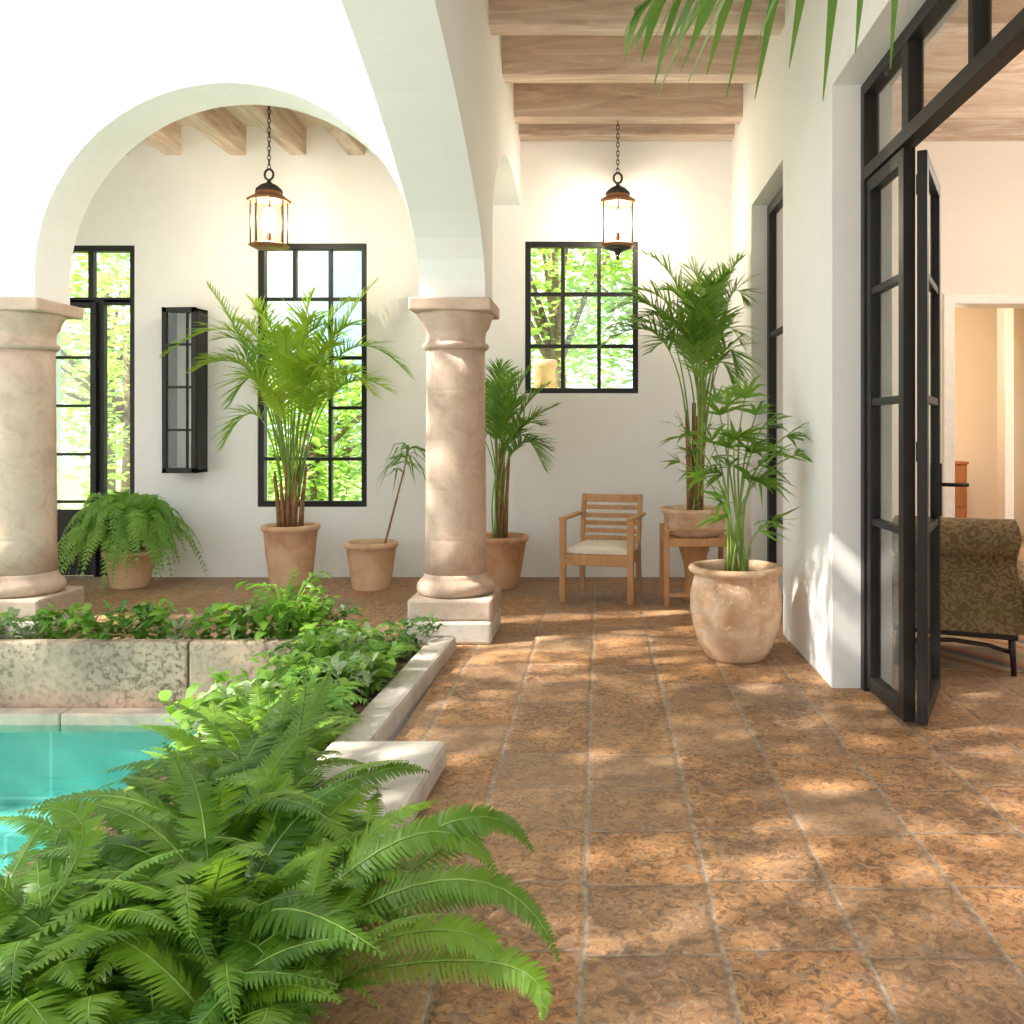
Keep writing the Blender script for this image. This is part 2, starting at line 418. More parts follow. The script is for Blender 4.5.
fy = lambda u, w, z: V((u, w, z))
D1 = (-5.75, -4.81, -.1, 3.43); W1 = (-3.54, -2.41, .725, 3.45); W2 = (-.775, .395, 1.90, 3.47)
struct(holed(-8, XR + .35, -.1, 5.1, YB, YB + .3, [D1, W1, W2], fy), 'wall_back', M['white'], 'white plaster back wall with black framed windows', 'wall')
struct(holed(XR + .35, 6.6, -.1, 5.1, YB, YB + .3, [(3.64, 4.95, -.1, 2.84)], fy), 'wall_room_back', M['cream'], 'cream plaster end wall of the room with a doorway', 'wall')
fx = lambda u, w, z: V((w, u, z))
rw = holed(-1.5, YB, -.1, 5.1, XR, XR + .35, [(2.1, 5.27, -.1, 3.53), (6.69, 8.08, -.1, 3.53)], fx)
rw.f = [q[::-1] for q in rw.f]
struct(rw, 'wall_right', M['white'], 'white plaster wall on the right with two tall openings', 'wall')
struct(holed(-1.5, 9.6, -.1, 5.1, 6.6, 6.9, [(3.2, 6.4, .7, 3.2)], fx), 'wall_room_side', M['cream'], 'cream far side wall of the room', 'wall')  # unseen wall; its opening is added to let sky light in
g = G(); g.box(XR + .35, 6.6, .6, .8, -.1, 5.1); struct(g, 'wall_room_front', M['cream'], 'cream near wall of the room', 'wall')
# second room
g = G(); g.box(2.8, 6.6, 13.0, 13.2, -.1, 3.4); g.box(2.7, 2.8, 9.6, 13.2, -.1, 3.4)
struct(g, 'wall_hall', M['peach'], 'peach walls of the hall beyond the doorway', 'wall')
g = holed(9.6, 13.2, -.1, 3.4, 6.5, 6.6, [(10.4, 12.2, .3, 2.6)], fx); struct(g, 'wall_hall_side', M['peach'], 'peach side wall of the hall with an opening', 'wall')
g = G(); g.box(2.7, 6.6, 9.6, 13.2, 3.3, 3.4); struct(g, 'ceiling_hall', M['cream'], 'ceiling of the hall beyond the doorway', 'ceiling')
g = G()
for x in (5.40, 6.05): g.box(x, x + .12, 12.0, 12.25, 0, 3.3)
struct(g, 'trim_hall', M['trimw'], 'white door casing standing in the hall beyond', 'trim', .01)
g = G()
for a, b in ((3.54, 3.66), (4.93, 5.05)): g.box(a, b, YB - .03, YB + .31, 0, 2.84)
g.box(3.54, 5.05, YB - .03, YB + .31, 2.82, 2.93); struct(g, 'trim_doorway', M['trimw'], 'white casing round the doorway in the room end wall', 'trim', .012)
# arcade walls
def arc(cx, r, zc, zs, a0=180, a1=0, n=40, ry=None):
    out = [(cx + r * math.cos(math.radians(a0)), zs)]
    for k in range(n + 1):
        a = math.radians(a0 + (a1 - a0) * k / n); out.append((cx + r * math.cos(a), zc + (ry or r) * math.sin(a)))
    out.append((cx + r * math.cos(math.radians(a1)), zs)); return out
XC0, XC1 = -1.285, -.82
prof = [(-8, 2.455)] + [(-7.4, 2.455)] + arc(-5.9, 1.43, 2.64, 2.455) + [(-4.47, 2.455)] + arc(-2.665, 1.375, 2.62, 2.455, n=56) + [(XC1, 2.455)]
struct(archwall(prof, 5.6, 6.43, 6.86, fy), 'wall_arcade', M['white'], 'white plaster arcade wall above the two stone columns', 'wall')
near = [(6.43, 2.455), (6.41, 2.58), (6.35, 2.72), (6.24, 2.85), (6.06, 2.98), (5.82, 3.11), (5.5, 3.26), (5.1, 3.43), (4.7, 3.57), (4.4, 3.66), (4.1, 3.74), (3.7, 3.82), (3.3, 3.87), (3.0, 3.88)]
near = near[::-1][::-1] + [(6.0 - y, z) for y, z in near[::-1][1:]]
ny = archwall(near[::-1], 5.6, XC0, XC1, fx); ny.f = [q[::-1] for q in ny.f]
struct(ny, 'wall_pool_side', M['white'], 'white plaster arch wall running from the column over the pool side', 'wall')
far = [(6.86, 2.455), (6.87, 3.10), (6.93, 3.3), (7.05, 3.48), (7.25, 3.66), (7.5, 3.80), (7.8, 3.90), (8.1, 3.94), (8.5, 3.95), (8.9, 3.9), (9.3, 3.84)]
fyw = archwall(far, 5.1, XC0, XC1, fx); fyw.f = [q[::-1] for q in fyw.f]
struct(fyw, 'wall_gallery_end', M['white'], 'white plaster wall with a small arch behind the column', 'wall')
# ceilings
g = G(); g.box(XC1, 6.6, -1.5, 9.6, 4.90, 5.1); struct(g, 'ceiling', M['ceil'], 'pale board ceiling above the limewashed beams', 'ceiling')
g = G(); g.box(-8, XC0 + .05, 6.80, 9.6, 4.66, 4.85); struct(g, 'ceiling_gallery', M['ceil'], 'pale board ceiling of the arcaded gallery', 'ceiling')
g = G(); g.box(-8.2, -8, 6.43, 9.6, -.1, 5.1); struct(g, 'wall_left', M['white'], 'white end wall of the gallery', 'wall')
# beams
bw = ['fourth from the back wall', 'third from the back wall', 'second from the back wall', 'set against the back wall']
for k, y in enumerate((6.62, 7.55, 8.57, 9.095)):
    g = G(); g.box(XC1 - .02, XR + .02, y, y + .2, ZB, 4.9)
    tag(g.build('ceiling_beam', M['beamx'], None, .012), 'limewashed wooden beam over the covered walk, ' + bw[k], 'beam', 'beams over the covered walk')
for k, y in enumerate((3.8, 4.75, 5.7)):
    g = G(); g.box(XC1 - .02, XR + .02, y, y + .2, ZB, 4.9)
    tag(g.build('ceiling_beam', M['beamx'], None, .012), 'limewashed wooden beam over the near end of the covered walk', 'beam', 'beams over the covered walk')
for k, y in enumerate((3.8, 4.75, 5.7, 6.62, 7.55, 8.57, 9.095)):
    g = G(); g.box(XR + .33, 6.62, y, y + .2, ZB, 4.9)
    lab = ['nearest', 'seventh', 'fifth', 'fourth', 'third', 'second'][k] if k < 6 else ''
    txt = 'limewashed beam of the room seen over the doors, set against the end wall' if k == 6 else 'limewashed beam of the room seen over the doors, %s from the end wall' % ['seventh', 'sixth', 'fifth', 'fourth', 'third', 'second'][k]
    tag(g.build('room_beam', M['beamx'], None, .012), txt, 'beam', 'beams of the room')
for k, x in enumerate((-7.36, -6.72, -6.12, -5.52, -4.95, -4.41, -3.74, -3.12, -2.52, -1.92)):
    g = G(); g.box(x - .085, x + .085, 6.84, 9.32, 4.36, 4.66)
    lb = {4: 'first visible from the left', 5: 'second visible from the left', 6: 'left of the hanging lantern', 7: 'the lantern chain hangs from it', 8: 'right of the hanging lantern'}.get(k)
    tag(g.build('rafter', M['beamy'], None, .012), 'limewashed rafter above the arcade gallery' + (', ' + lb if lb else ', hidden behind the arch'), 'rafter', 'rafters above the gallery')

# windows and doors
def framed(par, o, ud, nd, u0, u1, z0, z1, us, zs, t=.05, d=.06, m=.03, part='window_frame', panel=None, glass='pane', extra=None):
    g = G()
    L = lambda a, b, c, e, n0=0, n1=d: g.lbox(o, ud, nd, a, b, n0, n1, c, e)
    L(u0, u0 + t, z0, z1); L(u1 - t, u1, z0, z1); L(u0 + t, u1 - t, z0, z0 + t); L(u0 + t, u1 - t, z1 - t, z1)
    for (u, a, b) in us: L(u - m / 2, u + m / 2, a, b, d * .1, d * .9)
    for (z, a, b) in zs: L(a, b, z - m / 2, z + m / 2, d * .12, d * .88)
    if panel:
        for (a, b, c, e) in panel:
            L(a, b, c, e, d * .3, d * .7); L(a + .06, b - .06, c + .06, e - .06, d * .1, d * .9)
    fr = g.build(part, M['black'], par, .004)
    g = G(); g.lbox(o, ud, nd, u0 + t * .6, u1 - t * .6, d * .45, d * .55, z0 + t * .6, z1 - t * .6)
    g.build(glass, M['glass'], fr if par.get('kind') == 'structure' and part.startswith('door_leaf') else par)
    return fr
X, Y = V((1, 0, 0)), V((0, 1, 0))
o0 = V((0, YB + .02, 0))
w = thing('window_1', 'tall black framed window behind the bright potted palm', 'window', (-2.97, YB + .05, .725), None, 'structure')
framed(w, o0, X, Y, W1[0], W1[1], W1[2], W1[3], [(-3.17, 2.87, 3.42), (-2.80, .75, 3.42)],
       [(2.88, -3.5, -2.45)] + [(z, -2.80, -2.45) for z in (2.27, 1.75, 1.22)] + [(z, -3.5, -2.8) for z in (1.22,)], .06, .09, .035)
w = thing('window_2', 'square black framed window of nine panes above the chair', 'window', (-.19, YB + .05, 1.9), None, 'structure')
framed(w, o0, X, Y, W2[0], W2[1], W2[2], W2[3], [(-.385, 1.92, 3.45), (-.01, 1.92, 3.45)], [(2.93, -.73, .35), (2.39, -.73, .35)], .055, .09, .04)
w = thing('door_1', 'black glazed double door with a transom behind the left column', 'door', (-5.28, YB + .05, 0), None, 'structure')
framed(w, o0, X, Y, D1[0], D1[1], .02, D1[3], [(-5.28, 2.87, 3.40), (-5.22, .0, 2.87), (-5.17, 0, 2.87)], [(2.87, -5.7, -4.85), (2.845, -5.7, -4.85)],
       .06, .09, .055, 'door_frame')
fr = framed(w, V((0, YB - .02, 0)), X, Y, -5.70, -5.20, .03, 2.84, [], [(z, -5.66, -5.24) for z in (2.27, 1.77, 1.27, .78)], .06, .05, .03, 'door_leaf',
       [(-5.65, -5.25, .09, .70)])
# right wall, far glazed door
w = thing('door_2', 'tall black glazed door in the far opening of the right wall', 'door', (XR + .2, 7.4, 0), None, 'structure')
framed(w, V((XR + .14, 0, 0)), Y, X, 6.69, 8.08, .02, 3.52, [(7.38, .05, 3.5)], [(z, 6.75, 8.03) for z in (2.36, 1.55, .75)], .09, .07, .04, 'door_frame')
# main folding doors
w = thing('door_3', 'open black folding glass doors at the room opening', 'door', (XR + .2, 4.9, 0), None, 'structure')
XF = XR + .165
g = G(); oo = V((XF, 0, 0))
for a, b in ((5.20, 5.27), (2.1, 2.17)): g.lbox(oo, Y, X, a, b, 0, .09, 0, 3.52)
g.lbox(oo, Y, X, 2.17, 5.2, 0, .09, 3.45, 3.52); g.lbox(oo, Y, X, 2.17, 5.2, 0, .09, 2.955, 3.03)
for yy in (4.52, 3.72, 2.95): g.lbox(oo, Y, X, yy - .05 if yy > 4 else yy - .025, yy + .05 if yy > 4 else yy + .025, .005, .085, 3.03, 3.45)
g.build('door_frame', M['black'], w, .004)
g = G(); g.lbox(oo, Y, X, 2.15, 5.22, .04, .047, 2.98, 3.47); g.build('transom_pane', M['glass'], w)
framed(w, V((XF + .012, 0, 0)), Y, X, 4.56, 5.19, .03, 2.945, [], [(z, 4.6, 5.15) for z in (2.30, 1.67, .99)], .075, .062, .04, 'door_leaf')
hg = V((XF + .068, 4.525, 0)); tp = V((1.915, 5.20, 0)); ud = (tp - hg); LL = ud.length; ud.normalize(); nd = V((ud.y, -ud.x, 0))
lf = framed(w, hg, ud, nd, 0, LL, .03, 2.915, [], [(z, .05, LL - .05) for z in (2.30, 1.67, .99)], .075, .05, .04, 'door_leaf')
g = G(); ph = hg + ud * (LL - .04)
g.lbox(hg, ud, nd, LL - .065, LL - .015, .048, .06, 1.02, 1.32)
g.tube([ph + nd * .05 + V((0, 0, 1.2)), ph + nd * .11 + V((0, 0, 1.2)), ph + nd * .115 + V((.01, -.01, 1.2)), ph + nd * .115 + V((.085, -.02, 1.2))], .011, 8)
g.build('handle', M['black'], lf)
g = G()
for z in (.25, 1.35, 2.7): g.tube([(XF + .080, 4.545, z), (XF + .080, 4.545, z + .1)], .010, 8)
g.build('hinge', M['black'], w)

# pool & courtyard stone
g = G()
g.box(-9, -1.85, .5, 6.0, -1.55, -1.45)
g.box(-9, -1.95, 5.9, 6.0, -1.5, -.42); g.box(-2.05, -1.95, .5, 6.0, -1.5, -.45); g.box(-9, -1.95, 2.0, 2.1, -1.5, -.42); g.box(-9.1, -9, .5, 6.0, -1.5, -.42)
g.box(-9, -2.05, 5.45, 5.9, -1.5, -.95)
struct(g, 'pool_basin', M['pool'], 'turquoise tiled basin of the swimming pool', 'pool')
g = G(); g.quad((-9, 2.1, -.41), (-2.05, 2.1, -.41), (-2.05, 5.92, -.41), (-9, 5.92, -.41)); struct(g, 'pool_water', M['water'], 'clear turquoise water filling the pool', 'water')
def blocks(name, mat, cuts, mk, label, cat, grp, bev, pos):
    for k in range(len(cuts) - 1):
        g = G(); mk(g, cuts[k], cuts[k + 1]); tag(g.build(name, mat, None, bev), label + ', ' + pos[k], cat, grp)
blocks('retaining_stone', M['stone'], [-7.6, -5.5, -4.55 + 1.8, -1.6], lambda g, a, b: g.box(a + .008, b - .008, 6.0, 6.10, -.40, .10),
       'weathered grey stone block lining the planting bed', 'stone block', 'stone blocks above the pool', .015,
       ['furthest left, beyond the left column', 'the long one below the left column', 'the short one ending behind the ferns'])
blocks('pool_coping', M['coping'], [-7.6, -5.8, -3.52, -2.55, -1.6], lambda g, a, b: g.box(a + .004, b - .004, 5.86, 6.0, -.46, -.335),
       'pinkish stone ledge at the water line', 'coping stone', 'ledge stones at the water line', .014,
       ['furthest left along the pool', 'long one at the left of the pool', 'under the joint of the wall blocks', 'last one before the ferns'])
g = G(); g.box(-2.3, -1.95, 2.6, 5.85, -.46, -.33); tag(g.build('pool_edge_stone', M['curb'], None, .03), 'pale stone edge along the right side of the pool beside ferns', 'pool edge')
# curb and slab
g = G(); g.lbox((0, 0, 0), (1, 0, 0), (0, 1, 0), 0, 1, 0, 1, 0, 1); g.v = [V((-1.14 - .02 - (1 - q.y) * .06 + q.x * .17, 4.05 + q.y * 2.16, -.1 + q.z * .2)) for q in g.v]
tag(g.build('bed_curb', M['curb'], None, .025), 'long pale stone curb between the planting bed and the tiles', 'curb')
g = G(); g.lbox((0, 0, 0), (1, 0, 0), (0, 1, 0), 0, 1, 0, 1, 0, 1)
g.v = [V((-1.2 + q.x * (.47 + .05 * q.y), 2.9 + q.y * 1.12, 0 + q.z * .13)) for q in g.v]
tag(g.build('stone_slab', M['curb'], None, .03), 'thick pale stone slab ending the curb beside the ferns', 'stone slab')
g = G(); g.box(-8, -1.4, 6.09, 6.30, -.5, .035); g.box(-1.96, -1.12, 4.0, 6.1, -.9, .035); g.box(-1.96, -1.19, .6, 4.0, -.9, .03); g.box(-1.2, -.75, .6, 2.9, -.9, .03); g.box(-4.2, -1.96, .6, 2.0, -.9, .03)
struct(g, 'ground_bed', M['soil'], 'dark soil of the planting beds around the pool', 'soil')
g = G(); g.box(-30, 30, 9.6, 45, -.3, -.15); struct(g, 'ground_garden', M['grass'], 'sunlit lawn seen through the windows', 'lawn')
g = G(); g.box(-30, -4.2, -15, 2.0, -.3, -.15); g.box(-4.2, 12, -15, -1.5, -.3, -.15); g.box(-30, -9.1, 2.0, 12, -.3, -.15); struct(g, 'ground_court', M['curb'], 'pale paving of the courtyard', 'ground')

g = G(); g.box(-14, -1.6, -5.2, -4.9, -.2, 7.5); struct(g, 'wall_sky_block', M['white'], 'unseen white wall added behind the view to hold back sky light', 'wall')  # put in to block part of the sky from the arcade wall
# ------------------------------------------------------------------ columns
def column(cx, cy, lab):
    t = thing('stone_column', lab, 'column', (cx, cy, 0), 'arcade columns', 'thing')
    g = G(); g.box(cx - .32, cx + .30, cy - .31, cy + .31, 0, .16); b = g.build('base_block', M['curb'], t, .02)
    g = G(); g.box(cx - .30, cx + .30, cy - .29, cy + .29, .16, .315); g.build('plinth', M['plinth'], t, .02)
    pr = [(.0, .315), (.275, .315), (.297, .33), (.305, .36), (.302, .385), (.285, .41), (.262, .425), (.25, .445), (.245, .47)]
    g = G(); g.lathe([(q[0] * .935, q[1]) for q in pr], (cx, cy, 0), 48); g.build('base_moulding', M['cantera'], t)
    pr = [(.0, .47), (.244, .47)]
    for j in (.72, 1.08, 1.44, 1.8): pr += [(.241 - (j - .47) * .008, j - .03), (.241 - (j - .47) * .008, j - .005), (.2395 - (j - .47) * .008, j), (.241 - (j - .47) * .008, j + .005), (.241 - (j - .47) * .008, j + .03)]
    pr += [(.228, 2.10), (.0, 2.10)]
    g = G(); g.lathe([(q[0] * .935, q[1]) for q in pr], (cx, cy, 0), 48); g.build('shaft', M['cantera'], t)
    pr = [(0, 2.10), (.232, 2.10), (.255, 2.113), (.26, 2.13), (.255, 2.147), (.232, 2.155), (.232, 2.20), (.238, 2.24), (.262, 2.265), (.268, 2.285), (.275, 2.31), (.296, 2.345), (.302, 2.365), (0, 2.365)]
    g = G(); g.lathe([(q[0] * .935, q[1]) for q in pr], (cx, cy, 0), 48); c = g.build('capital', M['cantera'], t)
    g = G(); g.box(cx - .292, cx + .292, cy - .292, cy + .292, 2.365, 2.455); g.build('abacus', M['cantera'], t, .012)
column(-1.065, 6.65, 'pink stone column standing free at the corner of the walk')
column(-4.27, 6.65, 'pink stone column at the left edge beside the hanging fern')

# ------------------------------------------------------------------ lanterns
def lantern(x, y, zb, zt, lab, n, fin):
    t = thing('hanging_lantern', lab, 'lantern', (x, y, zb), 'hanging lanterns'); c = V((x, y, zb)); r = .15
    rot = PI / n if fin else PI / n
    g = G(); g.lathe([(0, 0), (r * .9, 0), (r * 1.1, .012), (r * 1.22, .03), (r * 1.02, .045), (r * .8, .05), (0, .05)], c, n, 0, rot); g.build('base_tray', M['copper'], t)
    if fin:
        g = G(); g.lathe([(0, -.12), (.012, -.11), (.02, -.09), (.01, -.075), (.02, -.06), (.05, -.03), (r * .9, 0.0), (0, 0)], c, 16)
        g.build('finial', M['iron'], t)
    g = G(); g.lathe([(0, .43), (r * 1.02, .43), (r * 1.25, .425), (r * 1.3, .445), (r * 1.05, .47), (r * .8, .49), (r * .78, .515), (0, .515)], c, n, 0, rot); g.build('roof_rim', M['copper'], t)
    g = G(); g.lathe([(0, .51), (r * .8, .515), (r * .76, .54), (r * .5, .575), (r * .16, .60), (.012, .625), (0, .63)], c, 24); g.build('cap', M['iron'], t)
    for k in range(n):
        a = rot + 2 * PI * k / n; q = c + V((math.cos(a), math.sin(a), 0)) * r * 1.06
        g = G(); g.tube([q + V((0, 0, .03)), q + V((0, 0, .44))], .0075, 6); g.build('post', M['iron'], t)
    g = G(); i0 = 0; pr = [(r * .84, .05), (r * .84, .43)]
    for k in range(24):
        a, b = 2 * PI * k / 24, 2 * PI * (k + 1) / 24
        g.quad(*[c + V((math.cos(q) * r * .84, math.sin(q) * r * .84, z)) for q, z in ((a, .05), (b, .05), (b, .43), (a, .43))], smooth=True)
    g.build('glass', M['lglass'], t)
    g = G(); g.lathe([(0, .05), (.03, .05), (.022, .07), (.02, .15), (0, .15)], c, 12); cs = g.build('candle_holder', M['copper'], t)
    g = G(); g.lathe([(0, .15), (.03, .152), (.052, .18), (.06, .24), (.055, .31), (.035, .36), (0, .38)], c, 16); g.build('bulb', M['bulb'], cs)
    g = G()
    def link(z, ax, h, w, tr):
        pts = [c + V(((math.sin(a) * w) * (1 - ax), (math.sin(a) * w) * ax, z + math.cos(a) * h)) for a in [2 * PI * k / 12 for k in range(13)]]
        g.tube(pts, tr, 5, False)
    link(.675, 0, .05, .04, .011)
    g.build('ring', M['iron'], t)
    g = G(); z = .745; k = 0
    while z + zb < zt: link(z, k % 2, .027, .013, .0045); z += .042; k += 1
    g.build('chain', M['iron'], t)
    ld = bpy.data.lights.new('bulb_light', 'POINT'); ld.energy = 22; ld.color = (1, .93, .84); ld.shadow_soft_size = .04
    lo = bpy.data.objects.new('bulb_light', ld); COL.objects.link(lo); lo.parent = t; lo.location = (0, 0, .26)
lantern(-3.015, 8.2, 3.17, 4.66, 'lit copper lantern hanging on a chain within the arch', 8, False)
lantern(.172, 8.67, 3.27, 4.5, 'lit six sided copper lantern hanging before the square window', 6, True)

# wall mounted glazed box
t = thing('wall_cabinet', 'narrow black framed glass box fixed on the white wall', 'wall cabinet', (-4.18, 9.16, 1.08))
x0, x1, yf, z0, z1 = -4.39, -4.055, 9.02, 1.09, 2.75
g = G()
for x in (x0, x1 - .045): g.box(x, x + .045, yf, yf + .04, z0, z1)
for z in (z0, z1 - .05): g.box(x0, x1, yf, yf + .04, z, z + .05)
for z in (2.38, 1.95, 1.52): g.box(x0 + .04, x1 - .04, yf + .005, yf + .035, z - .012, z + .012)
g.box(x1 - .10, x1 - .08, yf + .005, yf + .035, z0, z1)
g.build('front_frame', M['black'], t, .004)
g = G(); g.box(x0 + .03, x1 - .03, yf + .017, yf + .023, z0 + .03, z1 - .03); g.build('pane', M['glass'], t)
g = G(); g.box(x1 - .03, x1, yf + .04, YB, z0, z1); g.box(x0, x0 + .03, yf + .04, YB, z0, z1); g.box(x0, x1, yf + .04, YB, z0, z0 + .03); g.box(x0, x1, yf + .04, YB, z1 - .03, z1); g.build('case', M['black'], t, .004)
g = G(); g.box(x0 + .03, x1 - .03, YB - .02, YB - .005, z0 + .03, z1 - .03); g.build('back_panel', M['trimw'], t)

# ------------------------------------------------------------------ furniture
def armchair_wood():
    c = P(604, 600, 8.18); c.z = 0
    t = thing('wooden_armchair', 'slatted teak garden armchair with a cream seat cushion', 'chair', c)
    a = math.radians(-13)
    T = lambda x, y, z: c + V((x * math.cos(a) - y * math.sin(a), x * math.sin(a) + y * math.cos(a), z))
    W, D = .305, .30
    def bar(name, p, q, w, h, up=(0, 0, 1)):
        g = G(); g.bar(T(*p), T(*q), w, h, up); return g.build(name, M['teak'], t, .006)
    fr = T(0, 1, 0) - c
    for s in (-1, 1):
        bar('leg', (s * W, -D, 0), (s * W, -D, .72), .055, .05, fr)
        bar('leg', (s * (W - .035), D - .02, 0), (s * (W - .035), D - .05, .44), .045, .05, fr)
        bar('back_post', (s * (W - .035), D - .055, .42), (s * (W - .035), D + .06, .915), .042, .04, fr)
        bar('armrest', (s * W, -D - .03, .735), (s * (W - .005), D + .02, .735), .06, .03)
        bar('side_rail', (s * (W - .01), -D, .375), (s * (W - .03), D - .04, .375), .03, .08)
    bar('front_rail', (-W, -D, .372), (W, -D, .372), .03, .095)
    bar('rear_rail', (-W + .03, D - .04, .38), (W - .03, D - .04, .38), .03, .07)
    for k, z in enumerate((.875, .79, .715, .645, .575, .51)):
        yy = D - .055 + (z - .42) * .115 / .495
        bar('back_slat', (-W + .04, yy, z), (W - .04, yy, z), .018, .075 if k == 0 else .042)
    for k in range(6):
        y = -D + .05 + k * .1; bar('seat_slat', (-W + .02, y, .415), (W - .02, y, .415), .07, .018)
    g = G()
    def cush(u, v):
        x = (u - .5) * 2; y = (v - .5) * 2
        return T(x * (W - .03), y * (D - .035) - .01, .445 + .045 * (1 - abs(x) ** 8 * .6) * (1 - abs(y) ** 8 * .6) + .012 * (1 - x * x) * (1 - y * y))
    g.grid(cush, 14, 14)
    n = len(g.v)
    b0 = [T(x * (W - .03), y * (D - .035) - .01, .427) for x, y in ((-1, -1), (1, -1), (1, 1), (-1, 1))]
    g.lbox(c, T(1, 0, 0) - c, T(0, 1, 0) - c, -W + .03, W - .03, -D + .025, D - .045, .426, .466)
    g.build('seat_cushion', M['cushion'], t)
armchair_wood()

def pot(t, c, prof, mat, soil_z, soil_r):
    g = G(); g.lathe(prof, c, 44, .012); g.build('pot', mat, t)
    g = G(); g.lathe([(0, soil_z - .02), (soil_r, soil_z - .02), (soil_r * .9, soil_z + .008), (soil_r * .3, soil_z + .022), (0, soil_z + .022)], c, 24); g.build('soil', M['soil'], t)
def potprof(rb, rt, h, rim=.06, th=.03):
    return [(0, 0), (rb * .97, 0), (rb, .015), (rb + (rt - rb) * .5, h * .5), (rt * .965, h - rim), (rt * 1.03, h - rim + .008), (rt * 1.06, h - rim * .5), (rt * 1.05, h - .008), (rt * 1.02, h), (rt * 1.02 - th, h), (rt * .965 - th, h - .02), (rt * .88, h - .14), (0, h - .14)]
def plant_stand():
    c = V((.84, 8.0, 0)); t = thing('plant_stand', 'teak plant stand carrying the tall corner palm', 'plant stand', c)
    w = .27; g = None
    for sx in (-1, 1):
        for sy in (-1, 1):
            g = G(); g.bar(c + V((sx * w, sy * w, 0)), c + V((sx * w, sy * w, .66)), .045, .045, (0, 1, 0)); g.build('leg', M['teak'], t, .005)
    for s in (-1, 1):
        for z, h in ((.55, .07), (.10, .03)):
            g = G(); g.bar(c + V((-w, s * w, z)), c + V((w, s * w, z)), .025, h); g.build('rail', M['teak'], t, .004)
            g = G(); g.bar(c + V((s * w, -w, z)), c + V((s * w, w, z)), .025, h); g.build('rail', M['teak'], t, .004)
    for k in range(5):
        x = -.22 + k * .11; g = G(); g.bar(c + V((x, -w, .575)), c + V((x, w, .575)), .085, .016); g.build('top_slat', M['teak'], t, .003)
    for s in (-1, 1):
        g = G(); g.bar(c + V((-w, s * w, .655)), c + V((w, s * w, .655)), .02, .015); g.build('guard_rail', M['teak'], t, .003)
    g = G(); pr = [(0, .0), (.12, 0), (.13, .03), (.10, .10), (.085, .2), (.095, .33), (.13, .45), (.15, .52), (.15, .56), (0, .56)]; g.lathe(pr, c + V((0.0, .02, 0)), 20); g.build('pedestal', M['teak'], t)
plant_stand()

def upholstered():
    c = V((2.385, 6.02, 0)); t = thing('upholstered_armchair', 'scroll backed armchair in green and brown damask inside the room', 'armchair', c)
    a = math.radians(-24)
    T = lambda x, y, z: c + V((x * math.cos(a) - y * math.sin(a), x * math.sin(a) + y * math.cos(a), z * 1.065))
    prof = [(-.36, .26), (-.37, .36), (-.36, .5), (-.50, .48), (-.335, .70)]  # rear face y,z
    g = G()
    N = 24
    # back shell: outer rear + top scroll + inner front, closed section extruded across width with flare at the bottom
    sec = []
    for k in range(12): z = .24 + k * .46 / 11; sec.append((-.36 + .03 * math.sin((z - .24) / .46 * PI) - .03 * (1 - (z - .24) / .46), z))
    for k in range(17):
        an = math.radians(-125 + -290 * k / 16); sec.append((-.375 + .125 * math.cos(an) * .95, .79 + .115 * math.sin(an)))
    for k in range(8): z = .74 - k * .36 / 7; sec.append((-.20 + .02 * k / 7, z))
    sec.append((-.16, .24))
    def back(u, v):
        i = v * (len(sec) - 1); k = min(int(i), len(sec) - 2); fr = i - k
        y = sec[k][0] * (1 - fr) + sec[k + 1][0] * fr; z = sec[k][1] * (1 - fr) + sec[k + 1][1] * fr
        wd = .33 + .075 * max(0, (.62 - z) / .38) ** 1.5 + .055 * math.exp(-((z - .80) / .11) ** 2)
        x = (u * 2 - 1); bow = .03 * (1 - x * x)
        e = 1 - .10 * max(0, abs(x) - .9) / .1
        return T(x * wd, y - bow, z)
    g.grid(back, N, 90)
    for s in (0, 1):
        rim = [back(s, k / 90) for k in range(91)]; ctr = sum(rim, V()) / 91; 
        i0 = len(g.v); g.v += rim; 
        low = [q for q in rim]
        # end cap as fan to the section's mid line
        g.v.append(ctr); ci = len(g.v) - 1
        for k in range(90):
            f = (i0 + k, i0 + k + 1, ci); g.f.append(f if s else f[::-1]); g.s.append(False)
    g.build('backrest', M['damask'], t)
    g = G(); g.lbox(c, T(1, 0, 0) - c, T(0, 1, 0) - c, -.38, .38, -.26, .36, .24, .40); g.build('seat_base', M['damask'], t, .04, seg=3)
    g = G(); g.lbox(c, T(1, 0, 0) - c, T(0, 1, 0) - c, -.34, .34, -.18, .38, .385, .50); g.build('seat_cushion', M['damask'], t, .05, seg=4)
    for s in (-1, 1):
        g = G(); pts = [T(s * .36, -.24, .50), T(s * .385, 0, .53), T(s * .39, .2, .53), T(s * .39, .36, .49), T(s * .39, .40, .40)]; g.tube(pts, [.05, .07, .075, .07, .05], 14); 
        g.lbox(c, T(1, 0, 0) - c, T(0, 1, 0) - c, s * .385 - .05, s * .385 + .05, -.22, .37, .28, .52); g.build('armrest', M['damask'], t, .03, seg=3)
        for y, yo in ((-.30, -.09), (.32, .05)):
            g = G(); g.tube([T(s * .33, y, .27), T(s * .335, y + yo * .3, .15), T(s * .345, y + yo, 0.0)], [.028, .022, .016], 8); g.build('leg', M['dwood'], t)
    g = G(); g.tube([T(-.34, -.33, .12), T(-.2, -.335, .155), T(0, -.34, .17), T(.2, -.335, .155), T(.34, -.33, .12)], .014, 8); g.build('stretcher', M['dwood'], t)
    g = G(); g.lbox(c, T(1, 0, 0) - c, T(0, 1, 0) - c, -.37, .37, -.36, .33, .21, .25); g.build('seat_rail', M['dwood'], t, .01)
upholstered()
